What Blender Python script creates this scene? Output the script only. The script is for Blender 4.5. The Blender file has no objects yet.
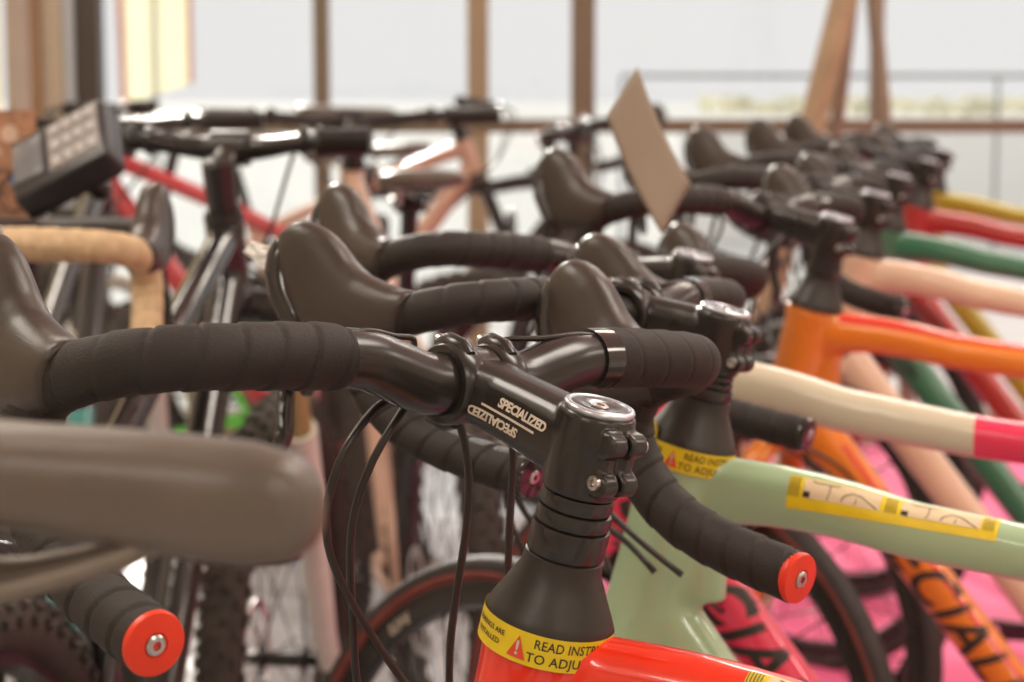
import bpy, bmesh, math, random
from mathutils import Vector, Matrix
from mathutils.bvhtree import BVHTree
random.seed(7)
R = math.radians
SC = bpy.context.scene
COL = SC.collection

# ------------------------------------------------------------------ camera
CAM_Z, PITCH, FPX = 1.13, R(7.3), 2100.0
cd = bpy.data.cameras.new('camera'); cam = bpy.data.objects.new('camera', cd); COL.objects.link(cam)
cam.location = (0, 0, CAM_Z); cam.rotation_euler = (R(90) - PITCH, 0, 0)
cd.sensor_width = 36; cd.lens = FPX / 1024 * 36; cd.clip_start = .02; cd.clip_end = 300
cd.dof.use_dof = True; cd.dof.focus_distance = 1.06; cd.dof.aperture_fstop = 9.5
SC.camera = cam
sd_ = bpy.data.lights.new('sun', 'SUN'); sd_.energy = 3.4; sd_.angle = R(1.5); sd_.color = (1, .95, .86)
sun = bpy.data.objects.new('sun', sd_); sun.rotation_euler = (R(-70), 0, R(12)); COL.objects.link(sun)
# ------------------------------------------------------------------ world, exposure
w = bpy.data.worlds.new('sky'); SC.world = w; w.use_nodes = True
wn = w.node_tree; bg = wn.nodes['Background']
bg.inputs[0].default_value = (.99, 0.99, 0.985, 1); bg.inputs[1].default_value = 0.85
SC.view_settings.view_transform = 'Standard'; SC.view_settings.look = 'None'
SC.view_settings.exposure = 0; SC.view_settings.gamma = 1; SC.view_settings.use_curve_mapping = False
# added ceiling fill to brighten the interior (area lights sit under their panels)
FILLS = [(-1.6, -1.6), (1.4, -1.6), (-1.6, 1.6), (1.4, 1.6), (4.2, 1.6), (4.2, -1.6), (-1.6, 4.6), (1.4, 4.6), (4.2, 4.6)]
FILL_W = 33
for i, (lx, ly) in enumerate(FILLS):
    ld = bpy.data.lights.new('ceiling_fill_light', 'AREA'); ld.shape = 'RECTANGLE'; ld.size = 1.2; ld.size_y = .6
    ld.energy = FILL_W; ld.color = (1.0, .91, .79)
    lo = bpy.data.objects.new('ceiling_fill_light', ld); lo.location = (lx, ly, 2.93); COL.objects.link(lo)

# ------------------------------------------------------------------ materials
MATS = {}
def mat(name, rgb, rough=.5, metal=0, coat=0, noise=0, nscale=40, bump=0, bscale=200, spec=.5, sheen=0, trans=0):
    if name in MATS: return MATS[name]
    m = bpy.data.materials.new(name); m.use_nodes = True; nt = m.node_tree; b = nt.nodes['Principled BSDF']
    b.inputs['Base Color'].default_value = (*rgb, 1); b.inputs['Roughness'].default_value = rough
    b.inputs['Metallic'].default_value = metal; b.inputs['Coat Weight'].default_value = coat
    b.inputs['Coat Roughness'].default_value = .06
    b.inputs['Specular IOR Level'].default_value = spec; b.inputs['Sheen Weight'].default_value = sheen
    b.inputs['Transmission Weight'].default_value = trans
    tc = nt.nodes.new('ShaderNodeTexCoord')
    if noise:
        n = nt.nodes.new('ShaderNodeTexNoise'); n.inputs['Scale'].default_value = nscale; n.inputs['Detail'].default_value = 4
        nt.links.new(tc.outputs['Object'], n.inputs['Vector'])
        r = nt.nodes.new('ShaderNodeValToRGB')
        r.color_ramp.elements[0].position = .3; r.color_ramp.elements[1].position = .7
        r.color_ramp.elements[0].color = (*[c * (1 - noise) for c in rgb], 1)
        r.color_ramp.elements[1].color = (*[min(1, c * (1 + noise)) for c in rgb], 1)
        nt.links.new(n.outputs['Fac'], r.inputs['Fac']); nt.links.new(r.outputs['Color'], b.inputs['Base Color'])
    if bump:
        n2 = nt.nodes.new('ShaderNodeTexNoise'); n2.inputs['Scale'].default_value = bscale; n2.inputs['Detail'].default_value = 3
        nt.links.new(tc.outputs['Object'], n2.inputs['Vector'])
        bp = nt.nodes.new('ShaderNodeBump'); bp.inputs['Strength'].default_value = bump; bp.inputs['Distance'].default_value = .001
        nt.links.new(n2.outputs['Fac'], bp.inputs['Height']); nt.links.new(bp.outputs['Normal'], b.inputs['Normal'])
    MATS[name] = m
    return m
tape_m = mat('bar_tape_black', (.021, .0155, .0125), .62, bump=.5, bscale=900, noise=.15, nscale=60, spec=.4)
tan_m = mat('bar_tape_tan', (.56, .39, .23), .7, bump=.5, bscale=900, noise=.15, nscale=80)
hood_m = mat('rubber_hood', (.045, .032, .025), .36, bump=.15, bscale=1200, spec=.5)
black_g = mat('black_gloss_paint', (.018, .015, .014), .16, coat=.4)
black_s = mat('black_satin_metal', (.020, .016, .014), .27, noise=.1, spec=.55)
black_m = mat('black_matte_plastic', (.024, .019, .016), .42, noise=.15)
rubber = mat('tyre_rubber', (.032, .026, .024), .62, noise=.2, bump=.4, bscale=400)
knob_m = mat('knobby_rubber', (.045, .034, .028), .8, noise=.3)
steel = mat('steel', (.55, .52, .5), .28, metal=1, noise=.1)
silver = mat('silver_alloy', (.6, .62, .68), .3, metal=.9, noise=.08)
white_p = mat('white_paint', (.72, .68, .62), .35, coat=.3, noise=.05)
cable_m = mat('cable_housing', (.022, .017, .014), .35, noise=.1)
yellow_s = mat('yellow_sticker', (.80, .58, .01), .4, noise=.06, nscale=90)
beige_s = mat('beige_sticker', (.72, .56, .36), .5, noise=.05)
ink = mat('black_ink', (.03, .022, .018), .5, noise=.1)
ink_red = mat('red_ink', (.75, .07, .03), .5, noise=.05)
ink_white = mat('pale_print', (.62, .52, .42), .5, noise=.05)
plug_red = mat('red_plug', (.80, .040, .008), .42, coat=.1, noise=.06)
gum_m = mat('brown_sidewall', (.24, .055, .045), .6, noise=.15)
lime = mat('lime_paint', (.10, .65, .03), .3, coat=.5, noise=.05)
red_acc = mat('red_paint', (.75, .04, .02), .3, coat=.5, noise=.05)
sad_m = mat('saddle_vinyl', (.115, .090, .072), .36, bump=.2, bscale=600, noise=.08)
chain_m = mat('chain_steel', (.25, .23, .21), .4, metal=1, noise=.2)
stanchion = mat('dull_gold_tube', (.36, .30, .13), .35, metal=.3, noise=.1)
rail_m = mat('dull_rail', (.16, .13, .105), .4, metal=.3, noise=.1)
def paint(name, rgb, rough=.28): return mat(name, rgb, rough, coat=.7, noise=.03, nscale=8)

def zone_paint(name, stops, axis='X', scale=(1, 1, 1)):
    """paint with hard-edged colour fields along an axis of the frame (a real two-tone livery)"""
    m = mat(name, stops[0][1], .28, coat=.7); nt = m.node_tree; b = nt.nodes['Principled BSDF']
    tc = nt.nodes.new('ShaderNodeTexCoord'); sx = nt.nodes.new('ShaderNodeSeparateXYZ')
    nt.links.new(tc.outputs['Object'], sx.inputs[0])
    mr = nt.nodes.new('ShaderNodeMapRange'); mr.inputs[1].default_value = -1; mr.inputs[2].default_value = 1
    nt.links.new(sx.outputs[axis], mr.inputs[0])
    r = nt.nodes.new('ShaderNodeValToRGB'); r.color_ramp.interpolation = 'CONSTANT'
    els = r.color_ramp.elements
    while len(els) < len(stops): els.new(.5)
    for e, (p, c) in zip(els, stops): e.position = (p + 1) / 2; e.color = (*c, 1)
    nt.links.new(mr.outputs[0], r.inputs['Fac']); nt.links.new(r.outputs['Color'], b.inputs['Base Color'])
    return m

# ------------------------------------------------------------------ mesh helpers
def ring(bm, c, a, b, ra, rb, n, pw=1.0, ph=0):
    vs = []
    for i in range(n):
        t = 2 * math.pi * i / n + ph
        ct, st = math.cos(t), math.sin(t)
        x = math.copysign(abs(ct) ** pw, ct) * ra; y = math.copysign(abs(st) ** pw, st) * rb
        vs.append(bm.verts.new(c + a * x + b * y))
    return vs
def skin(bm, rings, cap=True, mi=0):
    for r0, r1 in zip(rings, rings[1:]):
        n = len(r0)
        for i in range(n):
            f = bm.faces.new((r0[i], r0[(i + 1) % n], r1[(i + 1) % n], r1[i])); f.material_index = mi
    if cap:
        for rr, rev in ((rings[0], True), (rings[-1], False)):
            c = bm.verts.new(sum((v.co for v in rr), Vector()) / len(rr))
            n = len(rr)
            for i in range(n):
                f = bm.faces.new((rr[(i + 1) % n], rr[i], c) if rev else (rr[i], rr[(i + 1) % n], c)); f.material_index = mi
def spline(pts, step):
    P = [Vector(p) for p in pts]; out = []
    Q = [P[0] * 2 - P[1]] + P + [P[-1] * 2 - P[-2]]
    for i in range(1, len(Q) - 2):
        p0, p1, p2, p3 = Q[i - 1:i + 3]
        n = max(1, int(round((p2 - p1).length / step)))
        for k in range(n):
            t = k / n
            out.append(.5 * ((2 * p1) + (p2 - p0) * t + (2 * p0 - 5 * p1 + 4 * p2 - p3) * t * t + (3 * p1 - p0 - 3 * p2 + p3) * t ** 3))
    out.append(P[-1]); return out
def lerp_table(tab, s):
    if s <= tab[0][0]: return tab[0][1]
    for (a, u), (b, v) in zip(tab, tab[1:]):
        if s <= b:
            k = (s - a) / (b - a); return u + (v - u) * k
    return tab[-1][1]
def tube(bm, path, rad, n=16, up=Vector((0, 0, 1)), flat=1.0, cap=True, rfun=None, pw=1.0, mi=0):
    """rad: number or function of (fraction 0..1); rfun(s_metres, theta) adds relief"""
    P = [Vector(p) for p in path]; rings = []; L = 0
    tot = sum((b - a).length for a, b in zip(P, P[1:]))
    t0 = (P[1] - P[0]).normalized()
    nrm = up - t0 * up.dot(t0)
    if nrm.length < 1e-3: nrm = Vector((0, 1, 0)) - t0 * t0.y
    nrm.normalize()
    for i, p in enumerate(P):
        if i: L += (p - P[i - 1]).length
        t = ((P[min(i + 1, len(P) - 1)]) - P[max(i - 1, 0)]).normalized()
        nrm = (nrm - t * nrm.dot(t)).normalized(); bn = t.cross(nrm)
        r = rad(L / tot) if callable(rad) else rad
        ra, rb = (r if isinstance(r, tuple) else (r, r * flat))
        vs = []
        for k in range(n):
            th = 2 * math.pi * k / n; e = rfun(L, th) if rfun else 0
            ct, st = math.cos(th), math.sin(th)
            if pw != 1: ct = math.copysign(abs(ct) ** pw, ct); st = math.copysign(abs(st) ** pw, st)
            vs.append(bm.verts.new(p + nrm * ct * (ra + e) + bn * st * (rb + e)))
        rings.append(vs)
    skin(bm, rings, cap, mi); return rings
def lathe(bm, prof, n=32, M=Matrix(), closed=False, mi=0):
    """prof: (r, z) list, around local z"""
    rings = []
    for r, z in prof:
        rings.append([bm.verts.new(M @ Vector((r * math.cos(2 * math.pi * i / n), r * math.sin(2 * math.pi * i / n), z))) for i in range(n)])
    if closed: rings.append(rings[0])
    skin(bm, rings, cap=not closed, mi=mi)
def box(bm, c, s, M=Matrix(), bev=0, mi=0):
    r = bmesh.ops.create_cube(bm, size=1, matrix=M @ Matrix.Translation(c) @ Matrix.Diagonal((*s, 1)))
    for v in r['verts']:
        for f in v.link_faces: f.material_index = mi
    if bev:
        es = list({e for v in r['verts'] for e in v.link_edges})
        bmesh.ops.bevel(bm, geom=es, offset=bev, segments=2, affect='EDGES', profile=.5)
def prism(bm, pts2, h, M=Matrix(), bev=0):
    """outline in local xy extruded along local z by h, centred"""
    lo = [bm.verts.new(M @ Vector((x, y, -h / 2))) for x, y in pts2]; hi = [bm.verts.new(M @ Vector((x, y, h / 2))) for x, y in pts2]
    n = len(lo); bm.faces.new(lo[::-1]); bm.faces.new(hi)
    for i in range(n): bm.faces.new((lo[i], lo[(i + 1) % n], hi[(i + 1) % n], hi[i]))
    if bev: bmesh.ops.bevel(bm, geom=list({e for v in lo + hi for e in v.link_edges}), offset=bev, segments=2, affect='EDGES', profile=.5)
def basis(o, x, y, z):
    m = Matrix((x, y, z)).transposed().to_4x4(); m.translation = o; return m
AX_Y = Matrix.Rotation(R(-90), 4, 'X')      # local z -> world +y
MESH = {}
def to_mesh(name, bm, smooth=True, ang=None):
    bmesh.ops.recalc_face_normals(bm, faces=bm.faces[:])
    me = bpy.data.meshes.new(name); bm.to_mesh(me); bm.free()
    if smooth:
        me.polygons.foreach_set('use_smooth', [True] * len(me.polygons))
        if ang: me.set_sharp_from_angle(angle=R(ang))
    return me
def cached(key, builder, ang=45, smooth=True):
    if key not in MESH:
        bm = bmesh.new(); builder(bm); MESH[key] = to_mesh(key, bm, smooth, ang)
    return MESH[key]
def part(name, me, parent=None, m=None, M=None):
    o = bpy.data.objects.new(name, me); COL.objects.link(o)
    if parent: o.parent = parent
    if M is not None: o.matrix_local = M
    if m is not None:
        if not len(me.materials): me.materials.append(None)
        ms = m if isinstance(m, (list, tuple)) else [m]
        while len(me.materials) < len(ms): me.materials.append(None)
        for i, q in enumerate(ms):
            o.material_slots[i].link = 'OBJECT'; o.material_slots[i].material = q
    return o
def mk(name, builder, m, parent=None, M=None, ang=45, smooth=True):
    bm = bmesh.new(); builder(bm); return part(name, to_mesh(name, bm, smooth, ang), parent, m, M)
def tag(o, label, cat=None, group=None, kind=None):
    if label: o['label'] = label
    if cat: o['category'] = cat
    if group: o['group'] = group
    if kind: o['kind'] = kind
    return o
def empty(name, M, label, cat, group=None):
    o = bpy.data.objects.new(name, None); COL.objects.link(o); o.empty_display_size = .1; o.matrix_world = M
    return tag(o, label, cat, group)
_txt = {}
def text_bm(s, size, shear=0, offset=0, space=1.0, sub=.003):
    """flat text in xy, centred on the origin"""
    cu = bpy.data.curves.new('t', 'FONT'); cu.body = s; cu.size = size; cu.shear = shear; cu.offset = offset; cu.space_character = space
    cu.align_x = 'CENTER'; cu.align_y = 'CENTER'; cu.resolution_u = 3
    ob = bpy.data.objects.new('t', cu); COL.objects.link(ob)
    dg = bpy.context.evaluated_depsgraph_get(); me = bpy.data.meshes.new_from_object(ob.evaluated_get(dg))
    bpy.data.objects.remove(ob); bpy.data.curves.remove(cu)
    bm = bmesh.new(); bm.from_mesh(me); bpy.data.meshes.remove(me)
    bmesh.ops.triangulate(bm, faces=bm.faces[:])
    cut(bm, sub); return bm
def cut(bm, sub):
    for _ in range(5):
        es = [e for e in bm.edges if e.calc_length() > sub]
        if not es: break
        bmesh.ops.subdivide_edges(bm, edges=es, cuts=1)
        bmesh.ops.triangulate(bm, faces=[f for f in bm.faces if len(f.verts) > 3])
def bvh_of(me):
    return BVHTree.FromPolygons([v.co[:] for v in me.vertices], [p.vertices[:] for p in me.polygons])
def project(bm, M, bvh, off):
    """drop a flat shape (xy plane of M, looking down -z of M) on a surface"""
    d = -(M.to_3x3() @ Vector((0, 0, 1))).normalized()
    dead = []
    for v in bm.verts:
        p = M @ v.co
        h, n, i, dist = bvh.ray_cast(p, d, .2)
        if h is None: dead.append(v); continue
        v.co = h - d * off
    bmesh.ops.delete(bm, geom=dead, context='VERTS')
def join_bm(dst, src, M=Matrix()):
    mp = {v: dst.verts.new(M @ v.co) for v in src.verts}
    for f in src.faces:
        try: dst.faces.new([mp[v] for v in f.verts]).material_index = f.material_index
        except ValueError: pass
    src.free()

# ------------------------------------------------------------------ bicycle: geometry (metres, x forward, y left)
HC = .97                                           # height of the stem cap
HA = R(76); U = Vector((-math.cos(HA), 0, math.sin(HA))); E = Vector((math.sin(HA), 0, math.cos(HA)))
S_AX = (HC + .045 * E.z - .335) / U.z
def axp(s, f=0): return Vector((0, 0, HC)) - U * s + E * f
HT0, HT1 = .112, .25
AXLE = axp(S_AX, .045)
BB = Vector((-.344, 0, .27)); ST = Vector((-.504, 0, .812)); RAX = Vector((-.749, 0, .335))
SADZ = 1.0
def S_matrix(steer): return basis(Vector((0, 0, HC)), E, Vector((0, 1, 0)), U) @ Matrix.Rotation(steer, 4, 'Z')

def frame_road(HT0):
  def f(bm):
      X, Y, Z = Vector((1, 0, 0)), Vector((0, 1, 0)), Vector((0, 0, 1))
      # head tube (flared)
      L = HT1 - HT0
      tube(bm, [axp(HT0 + L * t) for t in (0, .15, .4, .7, .9, 1)], lambda f: lerp_table([(0, .0323), (.2, .0290), (.6, .0285), (1, .0305)], f), 28)
      # top tube
      a = axp(HT0 + .031, -.005); b = ST + Vector((.004, 0, -.012))
      tube(bm, [a.lerp(b, t) + Z * (+.008 * math.sin(math.pi * min(1, t * 3)) + .002 - .008 * math.sin(math.pi * t)) for t in (0, .04, .08, .12, .16, .22, .3, .5, .8, 1)],
           lambda f: (lerp_table([(0, .026), (.1, .0220), (.25, .0198), (.7, .0175), (1, .0160)], f), lerp_table([(0, .0200), (.12, .0200), (.25, .0200), (1, .0160)], f)), 24, up=Z, pw=.85)
      # down tube
      a = axp(HT1 - .036, -.004); b = BB + Vector((.006, 0, .012))
      tube(bm, [a.lerp(b, t) for t in (0, .1, .25, .5, .8, 1)],
           lambda f: (lerp_table([(0, .027), (.2, .0245), (.8, .0245), (1, .028)], f), lerp_table([(0, .023), (.3, .0215), (1, .030)], f)), 24, up=Z, pw=.85)
      # gusset behind the head tube
      tube(bm, [axp(HT0 + .035, -.02), axp(HT1 - .05, -.035)], (lambda f: (.020, .014)), 16, up=X)
      tube(bm, [ST, ST.lerp(BB, .5), BB], (lambda f: (.0165, .0165)), 20)
      tube(bm, [ST + Vector((-.006, 0, .02)), ST - Vector((-.006, 0, .02))], .0185, 20)
      lathe(bm, [(.021, -.038), (.021, .038)], 24, Matrix.Translation(BB) @ AX_Y)
      for s in (-1, 1):
          tube(bm, [BB + Vector((-.02, s * .025, 0)), BB + Vector((-.14, s * .045, .008)), RAX + Vector((.08, s * .062, -.006)), RAX + Vector((0, s * .066, 0))],
               (lambda f: (.013 - .005 * f, .009 - .002 * f)), 14)
          tube(bm, [ST + Vector((-.004, s * .010, -.04)), ST + Vector((-.05, s * .04, -.12)), RAX + Vector((.03, s * .064, .06)), RAX + Vector((0, s * .066, 0))],
               (lambda f: (.0085, .0068)), 12)
          lathe(bm, [(.014, -.004), (.014, .004)], 16, Matrix.Translation(RAX + Vector((0, s * .066, 0))) @ AX_Y)
  return f
def remesh(key, builder, vox, it=6, fac=.5):
    if key in MESH: return MESH[key]
    bm = bmesh.new(); builder(bm); me = to_mesh(key, bm)
    o = bpy.data.objects.new('tmp', me); COL.objects.link(o)
    m = o.modifiers.new('r', 'REMESH'); m.mode = 'VOXEL'; m.voxel_size = vox; m.use_smooth_shade = True
    m2 = o.modifiers.new('s', 'SMOOTH'); m2.factor = fac; m2.iterations = it
    dg = bpy.context.evaluated_depsgraph_get(); me2 = bpy.data.meshes.new_from_object(o.evaluated_get(dg))
    bpy.data.objects.remove(o); bpy.data.meshes.remove(me); me2.name = key
    me2.polygons.foreach_set('use_smooth', [True] * len(me2.polygons))
    MESH[key] = me2; return me2

def fork_road(bm):      # S frame: origin cap, z up the axis, x forward
    def sp(s, f, y=0): return Vector((f, y, -s))
    lathe(bm, [(.0285, -HT1 - .001), (.0285, -HT1 - .010), (.025, -HT1 - .022)], 28)
    for s in (-1, 1):
        tube(bm, spline([sp(HT1 + .010, 0, s * .010), sp(HT1 + .035, .002, s * .034), sp(HT1 + .08, .004, s * .045), sp(.5, .014, s * .050), sp(.62, .032, s * .051), sp(S_AX, .045, s * .051)], .02),
             (lambda f: (.0175 - .0095 * f, .0105 - .004 * f)), 16, up=Vector((1, 0, 0)))
        lathe(bm, [(.011, -.004), (.011, .004)], 16, Matrix.Translation(sp(S_AX, .045, s * .051)) @ AX_Y)
STEM_T = R(-1.5)
def barc(L, T=STEM_T): return Vector((L * math.cos(T), 0, -.022 + L * math.sin(T)))   # bar clamp centre in the S frame
def stem_body(L, STEM_T=STEM_T):
    def f(bm):
        X = Vector((math.cos(STEM_T), 0, math.sin(STEM_T))); Z = Vector((-X.z, 0, X.x)); Y = Vector((0, 1, 0)); O = Vector((0, 0, -.022))
        lathe(bm, [(.0175, -.0435), (.0192, -.0425), (.0196, -.030), (.0196, -.014), (.0190, -.004), (.0178, -.0015)], 36)
        rg = []; k = L / .097
        for d, hy, hz, zo in ((.004, .0180, .0195, 0), (.022, .0172, .0192, .0003), (.045, .0165, .0180, .0004), (.066, .0168, .0172, .0003), (.078, .0190, .0172, 0), (.088, .0205, .0165, 0)):
            rg.append(ring(bm, O + X * d * k + Z * zo, Y, Z, hy, hz, 28, .72))
        skin(bm, rg)
        for z in (-.0125, -.0325):     # rear pinch ears
            for s in (-1, 1):
                tube(bm, [Vector((-.0205, s * .0012, z)), Vector((-.0205, s * .0118, z))], .0062, 18)
                box(bm, (-.0165, s * .0064, z), (.012, .0105, .0125), bev=.002)
        for s in (-1, 1): box(bm, (-.0175, s * .0062, -.0225), (.009, .0095, .026), bev=.003)
    return f
def stem_clamp(bm):         # origin at the bar clamp centre
    for s in (-1, 1):
        y = s * .0142
        prof = [(.0162, y - .0075), (.0198, y - .0075), (.0213, y - .0055), (.0217, y), (.0213, y + .0055), (.0198, y + .0075), (.0162, y + .0075)]
        lathe(bm, prof, 40, AX_Y, closed=True)
        for u in (-1, 1):        # bolt bosses above and below the bar
            c = Vector((.003, y, u * .0195))
            tube(bm, [c + Vector((-.012, 0, -u * .002)), c + Vector((-.006, 0, 0)), c + Vector((.006, 0, 0)), c + Vector((.012, 0, -u * .002))], (lambda f: .0054 if .1 < f < .95 else .0035), 14)
    lathe(bm, [(.0162, -.008), (.0190, -.008), (.0190, .008), (.0162, .008)], 40, AX_Y, closed=True)
def clamp_bolt(bm):
    lathe(bm, [(.0034, 0), (.0034, .0025), (.0018, .0025), (.0016, .0005)], 12, Matrix.Rotation(R(90), 4, 'Y'))
def pinch_bolt(bm):
    lathe(bm, [(.0036, -.0004), (.0036, .0022), (.0020, .0026), (.0018, .0006)], 14, AX_Y)
def cap_ring(bm):
    lathe(bm, [(.0172, -.002), (.0176, 0), (.0170, .0012), (.0148, .0014), (.0142, .0006), (.0142, -.002)], 40, closed=True)
def cap_disc(bm):
    lathe(bm, [(.0143, -.003), (.0143, .0009), (.0120, .0013), (.0052, .0002), (.0048, -.0004)], 40)
def cap_bolt(bm):
    lathe(bm, [(.0045, -.002), (.0045, .0006), (.0038, .0012), (.0022, .0012), (.0020, -.0008)], 16)
def spacers(H):
  def f(bm):
    z = -.0435; T = H - .036 - .0435
    for k, h in enumerate((T * .26, T * .26, T * .48)):
        r = .0178 + .0009 * k
        lathe(bm, [(r - .002, z), (r - .0004, z - .0006), (r, z - .002), (r, z - h + .002), (r - .0004, z - h + .0006), (r - .002, z - h)], 36)
        z -= h
  return f
def head_cover(bm):
    z0 = .0360
    lathe(bm, [(.0185, z0), (.0195, z0 - .0008), (.0203, z0 - .008), (.0238, z0 - .015), (.0272, z0 - .022), (.0306, z0 - .0285), (.0328, z0 - .0335), (.0326, z0 - .0358), (.028, z0 - .0360)], 40)

def bar_half(s):
    """half of the drop bar in the bar frame: origin clamp centre, x forward, s=+1 left"""
    w = .208
    p = [(0, 0, 0), (0, .028, 0), (0, .040, .002), (.001, .060, .0085), (.002, .078, .0125), (.003, .115, .0135), (.004, .150, .0130), (.010, .180, .0115),
         (.024, .198, .0080), (.040, w, .003), (.062, w + .003, -.004), (.079, w + .004, -.014), (.087, w + .005, -.032), (.081, w + .006, -.053), (.065, w + .008, -.073),
         (.042, w + .009, -.087), (.015, w + .011, -.096), (-.014, w + .013, -.102), (-.046, w + .015, -.107)]
    return [Vector((x, s * y, z)) for x, y, z in p]
def bar_mesh(bm):
    pl = spline(bar_half(1)[:8], .004); pr = spline(bar_half(-1)[:8], .004)
    path = pr[::-1] + pl[1:]
    tot = sum((b - a).length for a, b in zip(path, path[1:])); 
    def rad(f):
        d = abs(f - .5) * tot
        r = lerp_table([(0, .0159), (.036, .0159), (.075, .0152), (.2, .0122)], d)
        return (r, r * lerp_table([(0, 1), (.04, 1), (.07, 1.12), (.2, 1.1)], d))
    tube(bm, path, rad, 28)
def plug_frame(s):
    h = bar_half(s); t = (h[-1] - h[-2]).normalized()
    up = Vector((0, 0, 1)); y = t.cross(up).normalized(); x = y.cross(t)
    return basis(h[-1], x, y, t)
def tape_mesh(s):
    def f(bm):
        P = spline(bar_half(s), .0011)
        L = 0; start = .090; out = [P[0]]; path = []
        for a, b in zip(P, P[1:]):
            L += (b - a).length
            if L >= start: path.append(b)
        pitch = .0205
        def rel(q, th):
            u = (q / pitch + s * th / (2 * math.pi)) % 1.0
            return .0009 * u - .0011 * math.exp(-((min(u, 1 - u)) / .05) ** 2)
        tot = sum((b - a).length for a, b in zip(path, path[1:]))
        def rad(fr):
            d = fr * tot
            r = lerp_table([(0, .0150), (.004, .0162), (.02, .0163), (.1, .0152), (tot - .02, .0150), (tot, .0148)], d)
            return (r, r * lerp_table([(0, 1.06), (.07, 1.1), (.1, 1.0)], d))
        tube(bm, path, rad, 30, rfun=rel)
    return f
def tape_finish(s):
    def f(bm):
        P = spline(bar_half(s), .002); L = 0; path = []
        for a, b in zip(P, P[1:]):
            L += (b - a).length
            if .085 <= L <= .101: path.append(b)
        tube(bm, path, (lambda q: (.0168, .0182)), 30)
    return f
def plug_mesh(bm): lathe(bm, [(.0125, -.006), (.0149, -.002), (.0152, .0012), (.0146, .0032), (.0060, .0040), (.0052, .0030)], 36)
def plug_bolt(bm): lathe(bm, [(.0050, 0), (.0050, .0040), (.0040, .0048), (.0021, .0048), (.0019, .0022)], 18)
def hood_mesh(s):
    def f(bm):
        y0 = .2115
        # upper/rear point, lower/front point (x, z), half width
        st = [(.050, .016, .060, -.020, .0165), (.062, .0168, .078, -.0262, .0188), (.074, .020, .098, -.0295, .0198), (.089, .0255, .118, -.028, .0195), (.100, .0345, .136, -.020, .0183),
              (.108, .0440, .149, -.003, .0172), (.116, .0520, .157, .016, .0165), (.126, .0580, .161, .035, .0152), (.135, .0615, .159, .049, .0128), (.143, .0625, .152, .0580, .0066)]
        rg = []
        for xt, zt, xb, zb, hw in st:
            T, B = Vector((xt, s * y0, zt)), Vector((xb, s * y0, zb)); n = (T - B)
            rg.append(ring(bm, (T + B) / 2, Vector((0, 1, 0)), n.normalized(), hw, n.length / 2, 28, .84))
        skin(bm, rg)
    return f
def hood_nose(s):
    """hard plastic front face of the lever body"""
    def f(bm):
        y0 = .2115; rg = []
        for x, z, hh, hw, t in ((.128, -.020, .009, .0130, -50), (.143, -.010, .0105, .0160, 40), (.1525, .008, .0105, .0178, 62), (.1565, .024, .0100, .0170, 78), (.1565, .038, .0090, .0150, 95), (.1535, .047, .0070, .0115, 115), (.150, .051, .0035, .006, 125)):
            n = Vector((-math.sin(R(t)), 0, math.cos(R(t))))
            rg.append(ring(bm, Vector((x, s * y0, z)), Vector((0, 1, 0)), n, hw, hh, 20, .8))
        skin(bm, rg)
    return f
def lever_mesh(s):
    def f(bm):
        y0 = .2115
        P = spline([(.138, s * y0, .000), (.144, s * y0, -.018), (.148, s * (y0 + .002), -.045), (.146, s * (y0 + .006), -.075), (.142, s * (y0 + .012), -.100), (.146, s * (y0 + .018), -.118)], .004)
        tube(bm, P, (lambda q: (lerp_table([(0, .008), (.2, .0052), (1, .0038)], q), lerp_table([(0, .012), (.3, .0085), (.75, .0100), (.93, .0085), (1, .004)], q))), 16, up=Vector((1, 0, 0)))
        # shift paddle behind the blade
        P = spline([(.136, s * (y0 - .003), -.018), (.139, s * (y0 - .004), -.045), (.134, s * (y0 - .002), -.070)], .004)
        tube(bm, P, (lambda q: (.003, lerp_table([(0, .006), (.6, .0105), (.9, .010), (1, .004)], q))), 14, up=Vector((1, 0, 0)))
    return f

# wheels: axis along y, origin at the axle
def rim_mesh(bm):
    prof = [(.3115, -.0095), (.3115, .0095), (.300, .0118), (.288, .0095), (.2835, .0030), (.2835, -.0030), (.288, -.0095), (.300, -.0118)]
    lathe(bm, prof, 96, AX_Y, closed=True)
def rim_shallow(bm):
    lathe(bm, [(.3115, -.0095), (.3115, .0095), (.302, .0105), (.2965, .0050), (.2965, -.0050), (.302, -.0105)], 96, AX_Y, closed=True)
def tyre_mesh(bm):
    prof = [(.3225 + .0135 * math.cos(a), .0135 * math.sin(a)) for a in [2 * math.pi * i / 14 for i in range(14)]]
    lathe(bm, prof, 96, AX_Y, closed=True)
def wall_band(bm):
    for s in (-1, 1):
        a0, a1 = R(100), R(150)
        prof = []
        for k in range(5):
            a = a0 + (a1 - a0) * k / 4; prof.append((.3225 + .0140 * math.cos(a), s * .0140 * math.sin(a)))
        for k in range(4, -1, -1):
            a = a0 + (a1 - a0) * k / 4; prof.append((.3225 + .0128 * math.cos(a), s * .0128 * math.sin(a)))
        lathe(bm, prof, 96, AX_Y, closed=True)
def hub_mesh(bm):
    lathe(bm, [(.006, -.05), (.009, -.045), (.009, -.034), (.019, -.031), (.019, -.028), (.010, -.024), (.010, .024), (.019, .028), (.019, .031), (.009, .034), (.009, .045), (.006, .05)], 24, AX_Y)
def spoke_mesh(s, tw):
    def f(bm):
        a = Vector((.018 * math.cos(tw), s * .0295, .018 * math.sin(tw))); b = Vector((.292, s * .001, 0))
        tube(bm, [a, b], .0011, 6)
        tube(bm, [b.lerp(a, .045), b], .0022, 8)
    return f
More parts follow.
